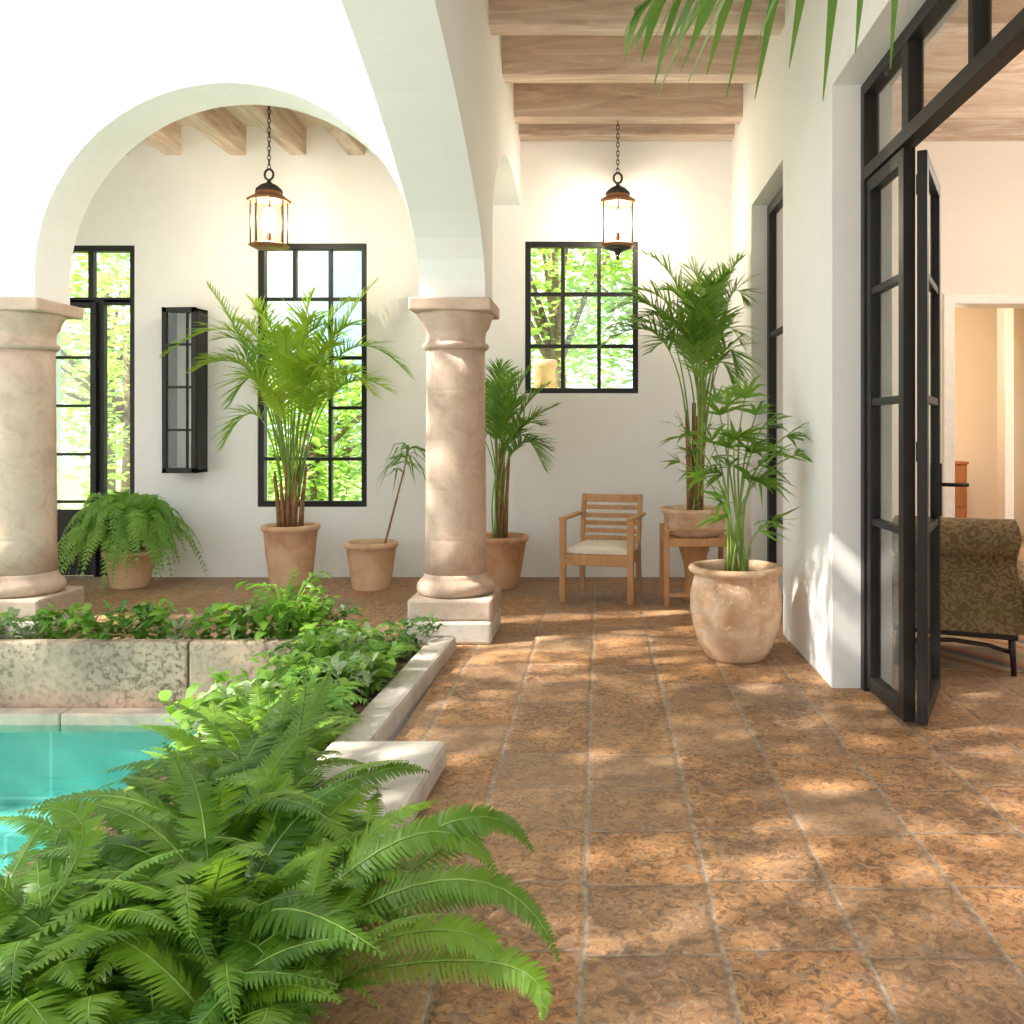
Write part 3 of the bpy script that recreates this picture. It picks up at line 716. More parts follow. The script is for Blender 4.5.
g = G(); g.quad((2.0, 5.7, .012), (4.8, 5.2, .012), (5.4, 8.6, .012), (2.6, 9.0, .012))
g.quad((2.0, 5.7, 0), (2.0, 5.7, .012), (2.6, 9.0, .012), (2.6, 9.0, 0)); g.quad((4.8, 5.2, 0), (2.0, 5.7, 0), (2.0, 5.7, .012), (4.8, 5.2, .012))
tag(g.build('striped_rug', M['rug']), 'tan and red striped rug under the damask armchair', 'rug')
c = V((4.95, 12.75, 0)); t = thing('dresser', 'small cherry wood dresser in the hall beyond the doorway', 'dresser', c)
g = G(); g.box(4.70, 5.10, 12.5, 12.98, .08, 1.05); g.build('body', M['redwood'], t, .008)
g = G(); g.box(4.68, 5.12, 12.48, 12.98, 1.05, 1.09); g.build('top', M['redwood'], t, .008)
for k, (a, b) in enumerate(((.80, 1.02), (.46, .77), (.12, .43))):
    g = G(); g.box(4.72, 5.08, 12.485, 12.5, a, b); d = g.build('drawer', M['redwood'], t, .006)
    g = G(); g.tube([(4.9, 12.485, (a + b) / 2), (4.9, 12.455, (a + b) / 2)], .016, 8); g.build('knob', M['dwood'], d)
for x in (4.72, 5.06):
    for y in (12.52, 12.94):
        g = G(); g.box(x, x + .035, y, y + .035, 0, .08); g.build('foot', M['redwood'], t)

# ------------------------------------------------------------------ plants
def bez(p0, pm, p2, n):
    pc = pm * 2 - (p0 + p2) * .5
    return [p0 * (1 - t) ** 2 + pc * 2 * t * (1 - t) + p2 * t * t for t in [k / n for k in range(n + 1)]]
def curve_at(pts, t):
    i = t * (len(pts) - 1); k = min(int(i), len(pts) - 2); f = i - k
    return pts[k] * (1 - f) + pts[k + 1] * f, (pts[k + 1] - pts[k]).normalized()
def palm_frond(g, pts, n=30, ll=.22, lw=.011, start=.38, droop=.25, sweep=.6, vee=.35, rnd=R, updir=None, prof=None):
    up = V(updir or (0, 0, 1)); i0 = g.spine(pts, start, n, up)
    for k in range(n):
        u = (k + .5) / n; t = start + (1 - start) * u
        p, T = curve_at(pts, t)
        S = T.cross(up)
        if S.length < .22: S = T.cross(V((.25, -1, .15)))
        S.normalize(); N = S.cross(T)
        L = ll * (prof(u) if prof else (.55 + .75 * math.sin(PI * min(1, u * .9 + .12))) * (1 - .45 * u ** 3)) * rnd.uniform(.85, 1.12)
        for s in (-1, 1):
            sw = sweep + .55 * u + rnd.uniform(-.12, .12)
            d = (S * s * math.cos(sw) + T * math.sin(sw) + N * (vee + rnd.uniform(-.12, .12))).normalized()
            dr = droop * rnd.uniform(.6, 1.4)
            row = [p + d * L * q + V((0, 0, -1)) * dr * L * q * q for q in (0, .3, .65, 1)]
            W = d.cross(N).normalized(); 
            W = (W + N * rnd.uniform(-.5, .5)).normalized()
            bs = (i0 + 2 * k + 3, i0 + 2 * k + 1) if s > 0 else (i0 + 2 * k, i0 + 2 * k + 2)
            g.leaflet(bs, row[1:], [W] * 3, [lw, lw * .8, lw * .08])
def fern_frond(g, pts, n=26, pl=.07, pw=.011, start=.14, rnd=R, updir=None):
    up = V(updir or (0, 0, 1)); i0 = g.spine(pts, start, n, up)
    for k in range(n):
        u = (k + .5) / n; t = start + (1 - start) * u
        p, T = curve_at(pts, t)
        S = T.cross(up)
        if S.length < .22: S = T.cross(V((.25, -1, .15)))
        S.normalize(); N = S.cross(T)
        L = pl * (.45 + .75 * math.sin(PI * (.18 + .62 * u))) * (1 - .82 * max(0, u - .5) / .5 * (u)) * rnd.uniform(.9, 1.08)
        for s in (-1, 1):
            d = (S * s + T * (.28 + .25 * u) + N * rnd.uniform(-.15, .12)).normalized()
            row = [p + d * L * q - N * (.22 * L * q * q) + T * (.10 * L * q * q) for q in (0, .12, .5, .82, 1)]
            W = T
            W = (T - d * T.dot(d)).normalized()
            W = (W + N * rnd.uniform(-.25, .25)).normalized()
            ww = min(pw, L * .24)
            a = i0 + 2 * k + (1 if s > 0 else 0)
            g.leaflet((a, a + 2), row[1:], [W] * 4, [ww * 1.05, ww * .9, ww * .5, ww * .05])
def frond_obj(kind, pts, mat, par, r=.008, name='frond', **k):
    g = G(); m = len(pts)
    (palm_frond if kind == 'palm' else fern_frond)(g, pts, **k)
    o = g.build(name, mat, par)
    g2 = G(); g2.tube(pts, [r * (1 - .85 * i / (m - 1)) for i in range(m)], 5); g2.build('rachis', M['stem'], o)
    return o

def potted_palm(name, lab, base, soilz, fronds, mat, potfn, canes=(), ll=.22, lw=.011, n=30, start=.4, r=.012, canemat='cane', droop=.25, spread=.05):
    c = V((base.x, base.y, potfn['z'])); t = thing(name, lab, 'potted palm', c)
    pot(t, c, potfn['prof'], potfn['mat'], potfn['sz'], potfn['sr'])
    b = c + V((0, 0, potfn['sz']))
    for (dx, dy, h, r0) in canes:
        g = G(); q = b + V((dx, dy, -.01)); pts = [q, q + V((dx * .15, dy * .1, h * .5)), q + V((dx * .5, dy * .3, h))]
        g.tube(pts, [r0, r0 * .9, r0 * .55], 8); g.build('cane', M[canemat], t)
    for f in fronds:
        (mx, my), (tx, ty), dd = f[:3]; st = f[3] if len(f) > 3 else start
        q = b + V((R.uniform(-spread, spread), R.uniform(-spread, spread), 0))
        pts = bez(q, P(mx, my, base.y + dd * .45), P(tx, ty, base.y + dd), 16)
        frond_obj('palm', pts, mat, t, r, n=n, ll=ll, lw=lw, start=st, droop=droop)
    return t, b
# bright areca palm in front of the tall window
b1 = V((-3.01, 8.76, 0)); can = [(R.uniform(-.11, .11), R.uniform(-.11, -.03), R.uniform(.4, .68), R.uniform(.018, .026)) for _ in range(13)]
fr1 = [((262, 390), (207, 284), .1), ((256, 350), (164, 356), -.3, .5), ((262, 385), (190, 372), -.5), ((262, 420), (222, 448), -.4), ((322, 375), (377, 280), .25),
       ((335, 362), (411, 377), -.2, .5), ((328, 400), (392, 392), -.4), ((280, 370), (258, 312), -.2), ((299, 370), (312, 318), -.1), ((288, 390), (283, 330), -.45),
       ((306, 390), (342, 345), -.5), ((276, 410), (243, 380), -.7), ((306, 415), (330, 392), -.8), ((312, 365), (352, 300), .3), ((272, 375), (236, 322), .2),
       ((292, 400), (300, 362), -.7), ((284, 420), (268, 395), -.9), ((300, 410), (312, 372), -.6), ((282, 380), (272, 338), -.3), ((318, 410), (360, 372), -.3), ((268, 400), (232, 352), -.2), ((296, 370), (330, 325), 0.1)]
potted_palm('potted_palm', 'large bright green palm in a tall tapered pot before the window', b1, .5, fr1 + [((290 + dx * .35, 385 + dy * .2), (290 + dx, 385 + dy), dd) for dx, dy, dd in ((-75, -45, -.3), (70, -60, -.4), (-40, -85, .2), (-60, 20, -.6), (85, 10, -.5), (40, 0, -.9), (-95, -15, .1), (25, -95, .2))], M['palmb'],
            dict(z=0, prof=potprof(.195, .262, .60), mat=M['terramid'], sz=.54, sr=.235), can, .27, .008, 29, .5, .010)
# palm behind the column
fr4 = [((503, 455), (558, 405), -.15), ((506, 430), (531, 368), 0), ((497, 425), (502, 362), .1), ((511, 455), (550, 450), -.3), ((489, 430), (465, 385), 0), ((509, 440), (549, 384), -.05), ((485, 440), (448, 425), -.2), ((500, 440), (522, 400), -.4), ((508, 445), (540, 425), -.5), ((498, 430), (516, 375), -.3), ((495, 440), (490, 385), -.3), ((514, 440), (545, 470), -.1)]
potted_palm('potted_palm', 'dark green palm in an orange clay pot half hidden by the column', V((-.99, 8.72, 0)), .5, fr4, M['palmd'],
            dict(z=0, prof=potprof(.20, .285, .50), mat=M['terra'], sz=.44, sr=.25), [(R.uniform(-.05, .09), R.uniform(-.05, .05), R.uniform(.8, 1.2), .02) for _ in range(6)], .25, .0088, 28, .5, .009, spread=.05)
# corner palm on the stand
fr5 = [((670, 352), (604, 345), -.25), ((672, 335), (612, 312), -.3), ((682, 352), (606, 330), -.15, .5), ((690, 325), (640, 252), 0, .5), ((704, 330), (688, 268), .1, .5), ((714, 330), (743, 258), .15, .5), ((722, 325), (744, 300), .1, .5), ((690, 350), (636, 320), -.3, .5), ((716, 350), (741, 345), -.1, .5),
       ((706, 345), (715, 285), -.3, .5), ((712, 370), (736, 400), -.2, .5), ((698, 345), (664, 290), -.4, .5), ((708, 340), (728, 275), -.3, .5), ((696, 360), (668, 330), -.7, .5), ((708, 360), (722, 325), -.7, .5), ((700, 350), (700, 300), -.6, .5), ((692, 365), (650, 352), -.5, .5), ((702, 380), (690, 350), -.8, .5), ((718, 365), (738, 372), -.3, .5), ((688, 340), (625, 290), -.1, .5)]
t5, bb5 = potted_palm('potted_palm', 'tall palm in a shallow clay pot on the teak stand in the corner', V((.84, 8.0, 0)), .5, fr5, M['palmd'],
            dict(z=.584, prof=[(0, 0), (.22, 0), (.24, .02), (.27, .10), (.275, .19), (.298, .205), (.305, .225), (.298, .245), (.275, .245), (.26, .225), (.24, .17), (0, .17)], mat=M['terrapale'], sz=.20, sr=.245),
            [(R.uniform(-.06, .06), R.uniform(-.05, .05), R.uniform(.7, 1.25), .019) for _ in range(7)], .28, .0085, 29, .5, .010, spread=.05)

def fan(g, p, main, L, n, w=.014, spread=1.1, droop=.35, rnd=R):
    main = V(main).normalized(); s1 = main.cross(V((0, 0, 1)))
    if s1.length < .2: s1 = V((1, 0, 0))
    s1.normalize(); s2 = s1.cross(main)
    for k in range(n):
        a = (k / (n - 1) - .5) * 2 * spread + rnd.uniform(-.1, .1); e = rnd.uniform(-.45, .45)
        d = (main * math.cos(a) + s1 * math.sin(a) + s2 * e).normalized(); l = L * rnd.uniform(.7, 1.1)
        row = [p + d * l * q + V((0, 0, -1)) * droop * l * q * q * rnd.uniform(.6, 1.2) for q in (0, .25, .6, 1)]
        W = d.cross(s2 if abs(d.dot(s2)) < .9 else s1).normalized(); W = (W + V((rnd.uniform(-.5, .5), rnd.uniform(-.5, .5), rnd.uniform(-.5, .5)))).normalized()
        g.ribbon(row, [W] * 4, [w * .35, w, w * .75, w * .05])
def cane_plant(t, b, heads, mat, D, cm='gcane', L=.26, n=8, w=.014):
    for (cx, cy, hx, hy, dd) in heads:
        q = b + V((R.uniform(-.08, .08), R.uniform(-.06, .06), 0)); top = P(hx, hy, D + dd)
        pts = bez(q, P(cx, cy, D + dd * .4), top, 10)
        g = G(); g.tube(pts, [.009 - .005 * k / 10 for k in range(11)], 6); st = g.build('cane', M[cm], t)
        tan = (pts[-1] - pts[-2]).normalized(); lean = V((top.x - b.x, 0, 0))
        for j in range(2):
            p = pts[-1 - 3 * j]; main = (tan * (.5 - .3 * j) + V((lean.x * 1.6 + R.uniform(-.5, .5), R.uniform(-.6, .3), .25 - .2 * j))).normalized()
            g = G(); fan(g, p, main, L, n, w); g.build('leaf_fan', mat, t)
# stray low canes of the corner palm
cane_plant(t5, bb5, [(696, 470, 684, 428, -.1), (698, 480, 680, 462, -.2), (704, 450, 716, 400, -.1), (706, 470, 722, 440, -.3)], M['palmm'], 8.0, 'gcane', .28, 6, .015)
# rhapis in the big round pot
c6 = V((.905, 6.0, 0)); t6 = thing('potted_bamboo_palm', 'bamboo palm in a big round weathered clay jar by the right wall', 'potted palm', c6)
pr6 = [(0, 0), (.19, 0), (.205, .02), (.245, .10), (.285, .21), (.303, .32), (.302, .42), (.283, .51), (.272, .545), (.285, .56), (.307, .575), (.313, .592), (.305, .61), (.28, .615), (.262, .60), (.255, .56), (.26, .5), (0, .5)]
pot(t6, c6, pr6, M['terrapale'], .545, .25)
heads = [(728, 480, 728, 405, .1), (738, 470, 745, 398, .15), (744, 480, 764, 425, 0), (748, 490, 786, 436, -.1), (728, 500, 712, 440, .1), (725, 500, 690, 436, .0), (728, 520, 705, 478, -.15), (752, 540, 772, 522, -.2), (732, 530, 726, 498, -.25), (740, 500, 752, 452, -.2), (746, 500, 775, 455, -.25), (735, 490, 735, 440, -.15)]
cane_plant(t6, c6 + V((0, 0, .55)), heads + [(742, 480, 756, 415, .1), (734, 500, 720, 415, .15), (744, 500, 795, 455, .0)], M['palmd'], 6.0, 'stem', .27, 8, .0155)
# small sparse plant left of column
c3 = V((-2.19, 8.62, 0)); t3 = thing('potted_seedling_palm', 'thin leaning plant in a short wide clay pot left of the column', 'potted plant', c3)
pot(t3, c3, potprof(.18, .24, .45), M['terramid'], .39, .205)
cs = c3 + V((.12, 0, .39)); pts = bez(cs, P(401, 482, 8.62), P(409, 448, 8.62), 12)
g = G(); g.tube(pts, [.013 - .008 * k / 12 for k in range(13)], 6); g.build('stem', M['cane'], t3)
g = G()
for k, (u, dx) in enumerate(((1, .5), (1, -.3), (.9, -.8), (.85, .7), (.75, -.7), (.7, .6), (.95, .1), (.6, -.4), (.8, -.2))):
    p, _ = curve_at(pts, u); fan(g, p, (dx, R.uniform(-.6, .4), .35), .36, 4, .013, .6, 1.1)
g.build('foliage', M['palmm'], t3)
# potted boston fern by the door
c2 = V((-4.55, 8.72, 0)); t2 = thing('potted_fern', 'feathery light green fern spilling over its pot by the door', 'potted fern', c2)
pot(t2, c2, potprof(.17, .235, .36), M['terramid'], .31, .20)
for k in range(100):
    a = k * 2.39996 + R.uniform(-.2, .2); q = k / 100
    L = R.uniform(.55, .80); el = 1.45 - 1.2 * q
    d = V((math.cos(a), math.sin(a), 0)); p0 = c2 + V((0, 0, .33)) + d * .06
    if p0.y + d.y * L > 9.2: L *= .6
    hz = .12 + .42 * math.sin(el)
    pts = bez(p0, p0 + d * L * (.30 + .2 * q) + V((0, 0, hz * R.uniform(.7, 1.1))), p0 + d * L * (.55 + .4 * q) + V((0, 0, hz - (.30 + .32 * q) * R.uniform(.7, 1.0))), 10)
    if pts[-1].z < .03: pts[-1].z = .03
    frond_obj('fern', pts, M['fernl'], t2, .004, n=30, pl=.085, pw=.009)

# foreground ferns: shared frond shapes, copied
protos = []
for k in range(10):
    L = 1.0; rise = R.uniform(.55, .85); drop = R.uniform(.12, .5)
    pts = bez(V((0, 0, 0)), V((.40, R.uniform(-.08, .08), rise * .62)), V((.92, R.uniform(-.16, .16), rise - drop)), 14)
    g = G(); fern_frond(g, pts, 42, .10, .0105, .12)
    me = g.build('frond', M['fern']); g2 = G(); g2.tube(pts, [.006 * (1 - .85 * i / 14) for i in range(15)], 5)
    st = g2.build('rachis', M['stem'], None, 0, (0, 0, 0)); me.data.transform(Matrix.Translation(me.location)); me.location = (0, 0, 0)
    protos.append((me.data, st.data)); bpy.data.objects.remove(me); bpy.data.objects.remove(st)
def big_fern(c, n, size, lab, amin=0, amax=2 * PI, heroes=(), tilt=(-.15, .45), mat=None):
    t = thing('fern', lab, 'fern', c, 'ferns beside the pool')
    for k in range(n):
        md, sd = protos[(k * 7 + k // 10) % 10]; a = amin + (amax - amin) * ((k * .61803) % 1.0)
        o = bpy.data.objects.new('frond', md); COL.objects.link(o); o.parent = t
        s = size * R.uniform(.6, 1.1); o.scale = (s, s, s)
        o.rotation_euler = (R.uniform(-.3, .3), -R.uniform(*tilt), a); o.location = (R.uniform(-.05, .05), R.uniform(-.05, .05), 0)
        o2 = bpy.data.objects.new('rachis', sd); COL.objects.link(o2); o2.parent = o
    for (m, tip, d) in heroes:
        p2 = P(tip[0], tip[1], d); pm = P(m[0], m[1], (d + c.y) / 2)
        pts = bez(V(c), pm, p2, 14); L = sum((pts[i + 1] - pts[i]).length for i in range(14))
        frond_obj('fern', pts, M['fern'], t, .0035, n=int(58 * L), pl=.047, pw=.0052, start=.16, updir=(.1, -.55, .8))
    return t
Zs = .03
big_fern(V((-.98, 2.32, Zs)), 60, .60, 'lush fern reaching furthest over the tiles', heroes=[((440, 880), (560, 962), 2.22), ((430, 830), (533, 852), 2.45), ((470, 960), (542, 1020), 2.05), ((420, 900), (520, 905), 2.35), ((440, 850), (478, 818), 2.5), ((430, 930), (500, 985), 2.15), ((400, 840), (500, 880), 2.4)])
big_fern(V((-1.28, 2.12, Zs)), 60, .54, 'dense dark fern at the bottom middle of the bed', )
big_fern(V((-1.60, 2.2, Zs)), 60, .46, 'wide fern at the lower left corner beside the pool', heroes=[((80, 850), (18, 812), 2.2)])
big_fern(V((-1.36, 2.70, Zs)), 60, .50, 'sunlit fern arching over the pool corner', heroes=[((185, 820), (163, 742), 2.8), ((270, 800), (215, 780), 2.7)])
big_fern(V((-1.12, 2.78, Zs)), 60, .60, 'upright fern in front of the stone slab', heroes=[((285, 790), (308, 660), 3.05), ((340, 790), (430, 772), 2.95), ((310, 800), (255, 720), 3.0)])
big_fern(V((-1.32, 3.38, Zs)), 44, .52, 'fern rising between the pool edge and the slab', heroes=[((300, 730), (330, 672), 3.5)], tilt=(.0, .5))
big_fern(V((-.93, 1.98, Zs)), 54, .48, 'low fern at the bottom edge beside the tiles')
big_fern(V((-1.48, 1.82, Zs)), 50, .48, 'deep green fern filling the bottom left')
big_fern(V((-1.9, 2.2, -.15)), 44, .40, 'fern leaning over the water at the left edge', tilt=(-.2, .3))
big_fern(V((-1.50, 4.0, Zs)), 34, .45, 'smaller fern at the near end of the narrow bed', tilt=(.0, .5))

big_fern(V((-.80, 2.45, Zs)), 44, .52, 'low fern spreading over the tile edge')
big_fern(V((-.79, 2.05, Zs)), 44, .50, 'fern at the lower right end of the bed')
# ground cover clumps
def clump(c, style, sz, lab, grp):
    t = thing('bed_plant', lab, 'bed plant', c, grp); g = G()
    rnd = random.Random(int(c.x * 1000 + c.y * 777))
    if style == 2:   # feathery
        for k in range(16):
            a = rnd.uniform(0, 2 * PI); d = V((math.cos(a), math.sin(a), 0)); L = sz * rnd.uniform(.9, 1.5)
            pts = bez(V(c), V(c) + d * L * .4 + V((0, 0, L * .55)), V(c) + d * L * .85 + V((0, 0, L * rnd.uniform(.2, .6))), 8)
            fern_frond(g, pts, 12, sz * .24, sz * .045, .2, rnd)
        mat = M['fernl']
    elif style == 3:  # grassy tall
        for k in range(26):
            a = rnd.uniform(0, 2 * PI); d = V((math.cos(a), math.sin(a), 0)); L = sz * rnd.uniform(1.2, 2.2)
            pts = bez(V(c) + d * .03, V(c) + d * L * .2 + V((0, 0, L * .6)), V(c) + d * L * .5 + V((0, 0, L * .85)), 6)
            W = d.cross(V((0, 0, 1))); g.ribbon(pts, [W] * 7, [.006, .007, .008, .008, .007, .004, .0005])
            for j in range(3): fan(g, pts[4 + j % 3], (d.x, d.y, .6), sz * .35, 3, .010, .9, .5, rnd)
        mat = M['fernl']
    else:
        nl = 80
        for k in range(nl):
            a = rnd.uniform(0, 2 * PI); e = rnd.uniform(.0, 1.3); L = sz * rnd.uniform(.28, .6)
            d = V((math.cos(a) * math.cos(e), math.sin(a) * math.cos(e), math.sin(e)))
            p0 = V(c) + V((rnd.uniform(-1, 1) * sz * .5, rnd.uniform(-.6, .7) * sz * .45, rnd.uniform(0, .85) * sz)); hd = V((math.cos(a), math.sin(a), 0))
            row = [p0 + d * L * q + V((0, 0, -1)) * .55 * L * q * q for q in (0, .3, .65, 1)]
            W = hd.cross(V((0, 0, 1))); W = (W + V((0, 0, rnd.uniform(-.5, .5)))).normalized(); w = L * (.22 if style == 0 else .14)
            g.ribbon(row, [W] * 4, [w * .3, w, w * .75, w * .04])
        mat = M['bed1'] if style == 0 else (M['bed2'] if style == 1 else M['bed3'])
    g.build('foliage', mat, t)
gf, gs = 'low plants along the front bed', 'low plants along the side bed'
xs = [-6.6 + .21 * k for k in range(24)]
for k, x in enumerate(xs):
    if -4.35 < x < -3.1 and k % 7 == 6: st = 2
    else: st = [0, 0, 1, 0, 4, 0, 1][k % 7]
    if x < -3.85: st = 4 if k % 3 == 0 else (1 if k % 3 == 1 else 2)
    zone = 'below the left column' if x < -3.6 else ('between the two columns' if x < -2.2 else 'near the corner of the bed')
    if x < -4.05: zone = 'at the left end of the bed'
    nm = {0: 'broad leaved light green bed plant', 1: 'dark leaved bed plant', 2: 'feathery bed plant', 4: 'grey green bed plant'}[st]
    clump(V((x + R.uniform(-.05, .05), 6.19 + R.uniform(-.03, .04), .035)), st, R.uniform(.22, .33), nm + ' above the stone wall ' + zone, gf)
clump(V((-2.18, 6.2, .035)), 3, .26, 'tall grassy plant rising from the bed before the short wide pot', gf)
clump(V((-2.02, 6.17, .035)), 3, .19, 'shorter grassy plant beside the tall one in the front bed', gf)
k = 0
for y in [4.15 + .225 * j for j in range(9)]:
    for x in (-1.78, -1.56, -1.34):
        xx = x + R.uniform(-.05, .05) + (y - 5) * .02; st = [0, 2, 1, 4, 0, 2, 0, 1][k % 8]; k += 1
        nm = {0: 'leafy light green plant', 1: 'dark leafy plant', 2: 'feathery fern plant', 4: 'silvery grey green plant'}[st]
        pl = 'next to the pale curb' if x > -1.4 else ('in the middle of the side bed' if x > -1.7 else 'by the pool edge of the side bed')
        ds = 'near end' if y < 4.8 else ('halfway along' if y < 5.5 else 'far end')
        clump(V((xx, y + R.uniform(-.05, .05), .035)), st, R.uniform(.20, .30), nm + ' ' + pl + ', ' + ds, gs)
clump(V((-1.18, 6.16, .1)), 1, .16, 'dark sprawling plant at the foot of the corner column', gs)

# overhanging palm out of frame on the right
c = V((1.05, .15, 0)); t = thing('tall_potted_palm', 'tall palm whose frond hangs into the top of the view', 'palm', c)
pot(t, c, potprof(.17, .24, .5), M['terra'], .44, .2)
g = G(); g.tube([c + V((0, 0, .44)), c + V((.02, .15, 1.6)), c + V((0, .45, 2.75))], [.06, .05, .04], 10); g.build('trunk', M['bark'], t)
cr = c + V((0, .45, 2.7))
pts = bez(cr, V((.74, 2.0, 2.93)), V((.10, 2.68, 2.76)), 18)
frond_obj('palm', pts, M['palmk'], t, .010, n=15, ll=.31, lw=.018, start=.38, droop=.7, sweep=.8, vee=-.3)
for a in (2.6, 3.4, 4.0):
    d = V((math.cos(a) * .5, math.sin(a), 0)); pts = bez(cr, cr + d * .4 + V((0, 0, .45)), cr + d * .9 + V((0, 0, .25)), 12)
    frond_obj('palm', pts, M['palmk'], t, .010, n=24, ll=.3, lw=.014, start=.3, droop=.5)

# ------------------------------------------------------------------ trees
def tree(x, y, h, rx, ry, rz, zc, ncl, nl, ls, mat, lab, cl=.38, seed=1, grp='garden trees', z0=-.15, off=(0, 0)):
    rnd = random.Random(seed); t = thing('garden_tree', lab, 'tree', (x, y, z0), grp)
    g = G(); cc = V((x + off[0], y + off[1], zc))
    g.tube([(x, y, z0), (x + .08, y - .05, zc * .5), (x - .04, y + .05, zc + rz * .3)], [.17, .13, .06], 10)
    for k in range(7):
        a = rnd.uniform(0, 2 * PI); e = V((math.cos(a) * rx * .7, math.sin(a) * ry * .7, rnd.uniform(-.2, .7) * rz))
        g.tube([(x + .03, y, zc * .55 + .1 * k), cc * .5 + V((x, y, zc * .7)) * .5 + e * .45, cc + e], [.07, .045, .015], 6)
    g.build('trunk', M['bark'], t)
    g = G()
    for k in range(ncl):
        while True:
            q = V((rnd.uniform(-1, 1), rnd.uniform(-1, 1), rnd.uniform(-1, 1)))
            if .2 < q.length < 1: break
        q = cc + V((q.x * rx, q.y * ry, q.z * rz))
        for j in range(nl):
            p = q + V((rnd.gauss(0, cl), rnd.gauss(0, cl), rnd.gauss(0, cl * .7)))
            a = rnd.uniform(0, 2 * PI); d = V((math.cos(a), math.sin(a), rnd.uniform(-.7, .4))).normalized(); w = d.cross(V((rnd.uniform(-1, 1), rnd.uniform(-1, 1), 1))).normalized()
            l = ls * rnd.uniform(.7, 1.3)
            g.ribbon([p, p + d * l * .5, p + d * l], [w] * 3, [.01, l * .24, .005])
    g.build('crown', mat, t)
tree(-7.6, 14.5, 4, 1.9, 1.5, 2.0, 2.4, 80, 46, .15, M['tree1'], 'pale sunlit tree seen through the glazed door', seed=2)
tree(-9.6, 17.5, 5, 2.4, 1.8, 2.6, 3.6, 80, 46, .18, M['tree2'], 'green tree further back behind the glazed door', seed=3)
tree(-4.6, 14.0, 3, 2.1, 1.4, 1.35, 1.3, 80, 46, .15, M['tree1'], 'low bushy tree seen through the tall window', seed=4)
tree(-6.0, 19, 3, 2.6, 1.6, 1.6, 2.0, 70, 46, .18, M['tree2'], 'distant tree low in the tall window', seed=5)
tree(-.75, 15.0, 5, 1.8, 1.5, 2.0, 4.2, 70, 46, .16, M['tree1'], 'light tree filling the square window', seed=6)
tree(1.4, 17, 5, 2.2, 1.6, 2.6, 4.0, 80, 46, .18, M['tree2'], 'leafy green tree at the right of the square window', seed=7)
tree(-2.6, 20, 5, 2.2, 1.6, 2.2, 3.6, 60, 46, .18, M['tree1'], 'far pale tree at the left of the square window', seed=8)
g = G(); g.lathe([(0, -.15), (.18, -.15), (.15, 2.42), (.17, 2.44), (.175, 2.54), (.0, 2.54)], (P(545, 380, 13.0).x, 13.0, 0), 20)
tag(g.build('terracotta_pillar', M['terra']), 'orange clay pillar in the garden seen through the square window', 'pillar')
# shade tree over the court, outside the frame: dapples the tiles
tree(-5.3, .3, 7, 2.7, 2.7, 1.1, 6.7, 96, 60, .17, M['tree3'], 'spreading shade tree over the pool court', .40, 21, 'shade trees', -.2)
tree(-9.6, 4.4, 7, 1.2, 1.6, 1.1, 7.0, 40, 60, .17, M['tree3'], 'shade tree at the far left of the pool', .40, 22, 'shade trees', -.2)
tree(-5.4, 1.7, 7, 3.2, 2.6, .8, 7.1, 105, 60, .17, M['tree3'], 'unseen tree added over the pool to shade the arcade wall', .42, 23, 'shade trees', -1.4, (0, 2.2))  # crown added out of view to keep sun off the arcade wall

# ------------------------------------------------------------------ light
sd = bpy.data.lights.new('sun', 'SUN'); sd.energy = 12.5; sd.angle = math.radians(.9); sd.color = (1, .93, .82)
so = bpy.data.objects.new('sun', sd); COL.objects.link(so)
so.rotation_euler = V((.71, .215, -.74)).to_track_quat('-Z', 'Y').to_euler()
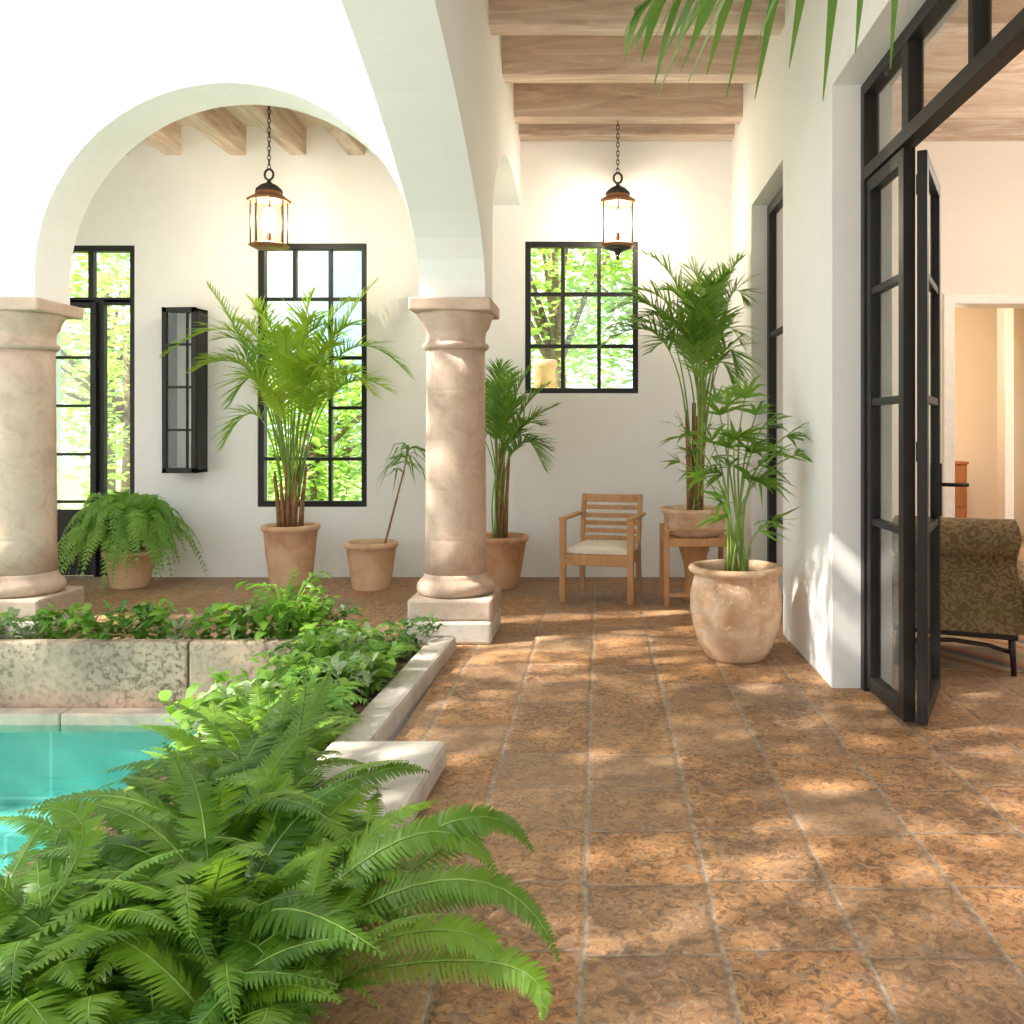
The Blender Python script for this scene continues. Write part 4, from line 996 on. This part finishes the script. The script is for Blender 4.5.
# warm point fill added to brighten the room; no ceiling lamp hangs there
ld = bpy.data.lights.new('room_fill', 'POINT'); ld.energy = 110; ld.color = (1, .90, .76); ld.shadow_soft_size = .3
lo = bpy.data.objects.new('room_fill', ld); COL.objects.link(lo); lo.location = (4.6, 6.6, 3.4)
ld = bpy.data.lights.new('hall_light', 'POINT'); ld.energy = 60; ld.color = (1, .85, .66); ld.shadow_soft_size = .2  # point light added in the hall, without a lamp fitting
lo = bpy.data.objects.new('hall_light', ld); COL.objects.link(lo); lo.location = (4.2, 10.8, 2.9)

w = bpy.data.worlds.new('sky'); SC.world = w; w.use_nodes = True; nt = w.node_tree; nt.nodes.clear()
out = nt.nodes.new('ShaderNodeOutputWorld'); bg = nt.nodes.new('ShaderNodeBackground'); tc = nt.nodes.new('ShaderNodeTexCoord')
nz = nt.nodes.new('ShaderNodeTexNoise'); nz.inputs['Scale'].default_value = 4.5; nz.inputs['Detail'].default_value = 5
cr = nt.nodes.new('ShaderNodeValToRGB'); cr.color_ramp.elements[0].position = .38; cr.color_ramp.elements[0].color = (.34, .50, .66, 1); cr.color_ramp.elements[1].position = .55; cr.color_ramp.elements[1].color = (1, 1, 1, 1)
nt.links.new(tc.outputs['Generated'], nz.inputs['Vector']); nt.links.new(nz.outputs['Fac'], cr.inputs[0]); nt.links.new(cr.outputs[0], bg.inputs[0])
bg.inputs[1].default_value = 2.05; nt.links.new(bg.outputs[0], out.inputs[0])

cd = bpy.data.cameras.new('camera'); cam = bpy.data.objects.new('camera', cd); COL.objects.link(cam)
cam.location = (0, 0, H); cam.rotation_euler = (PI / 2, 0, 0)
cd.sensor_width = 36; cd.lens = 36 * F / 1024; cd.shift_x = -(CX - 512) / 1024; cd.shift_y = -(512 - CY) / 1024; cd.clip_start = .05
SC.camera = cam
SC.view_settings.view_transform = 'Standard'; SC.view_settings.look = 'None'; SC.view_settings.gamma = 1; SC.view_settings.exposure = .66
SC.cycles.use_denoising = True
SC.cycles.max_bounces = 10; SC.cycles.diffuse_bounces = 6; SC.cycles.transparent_max_bounces = 16
SC.cycles.sample_clamp_indirect = 8
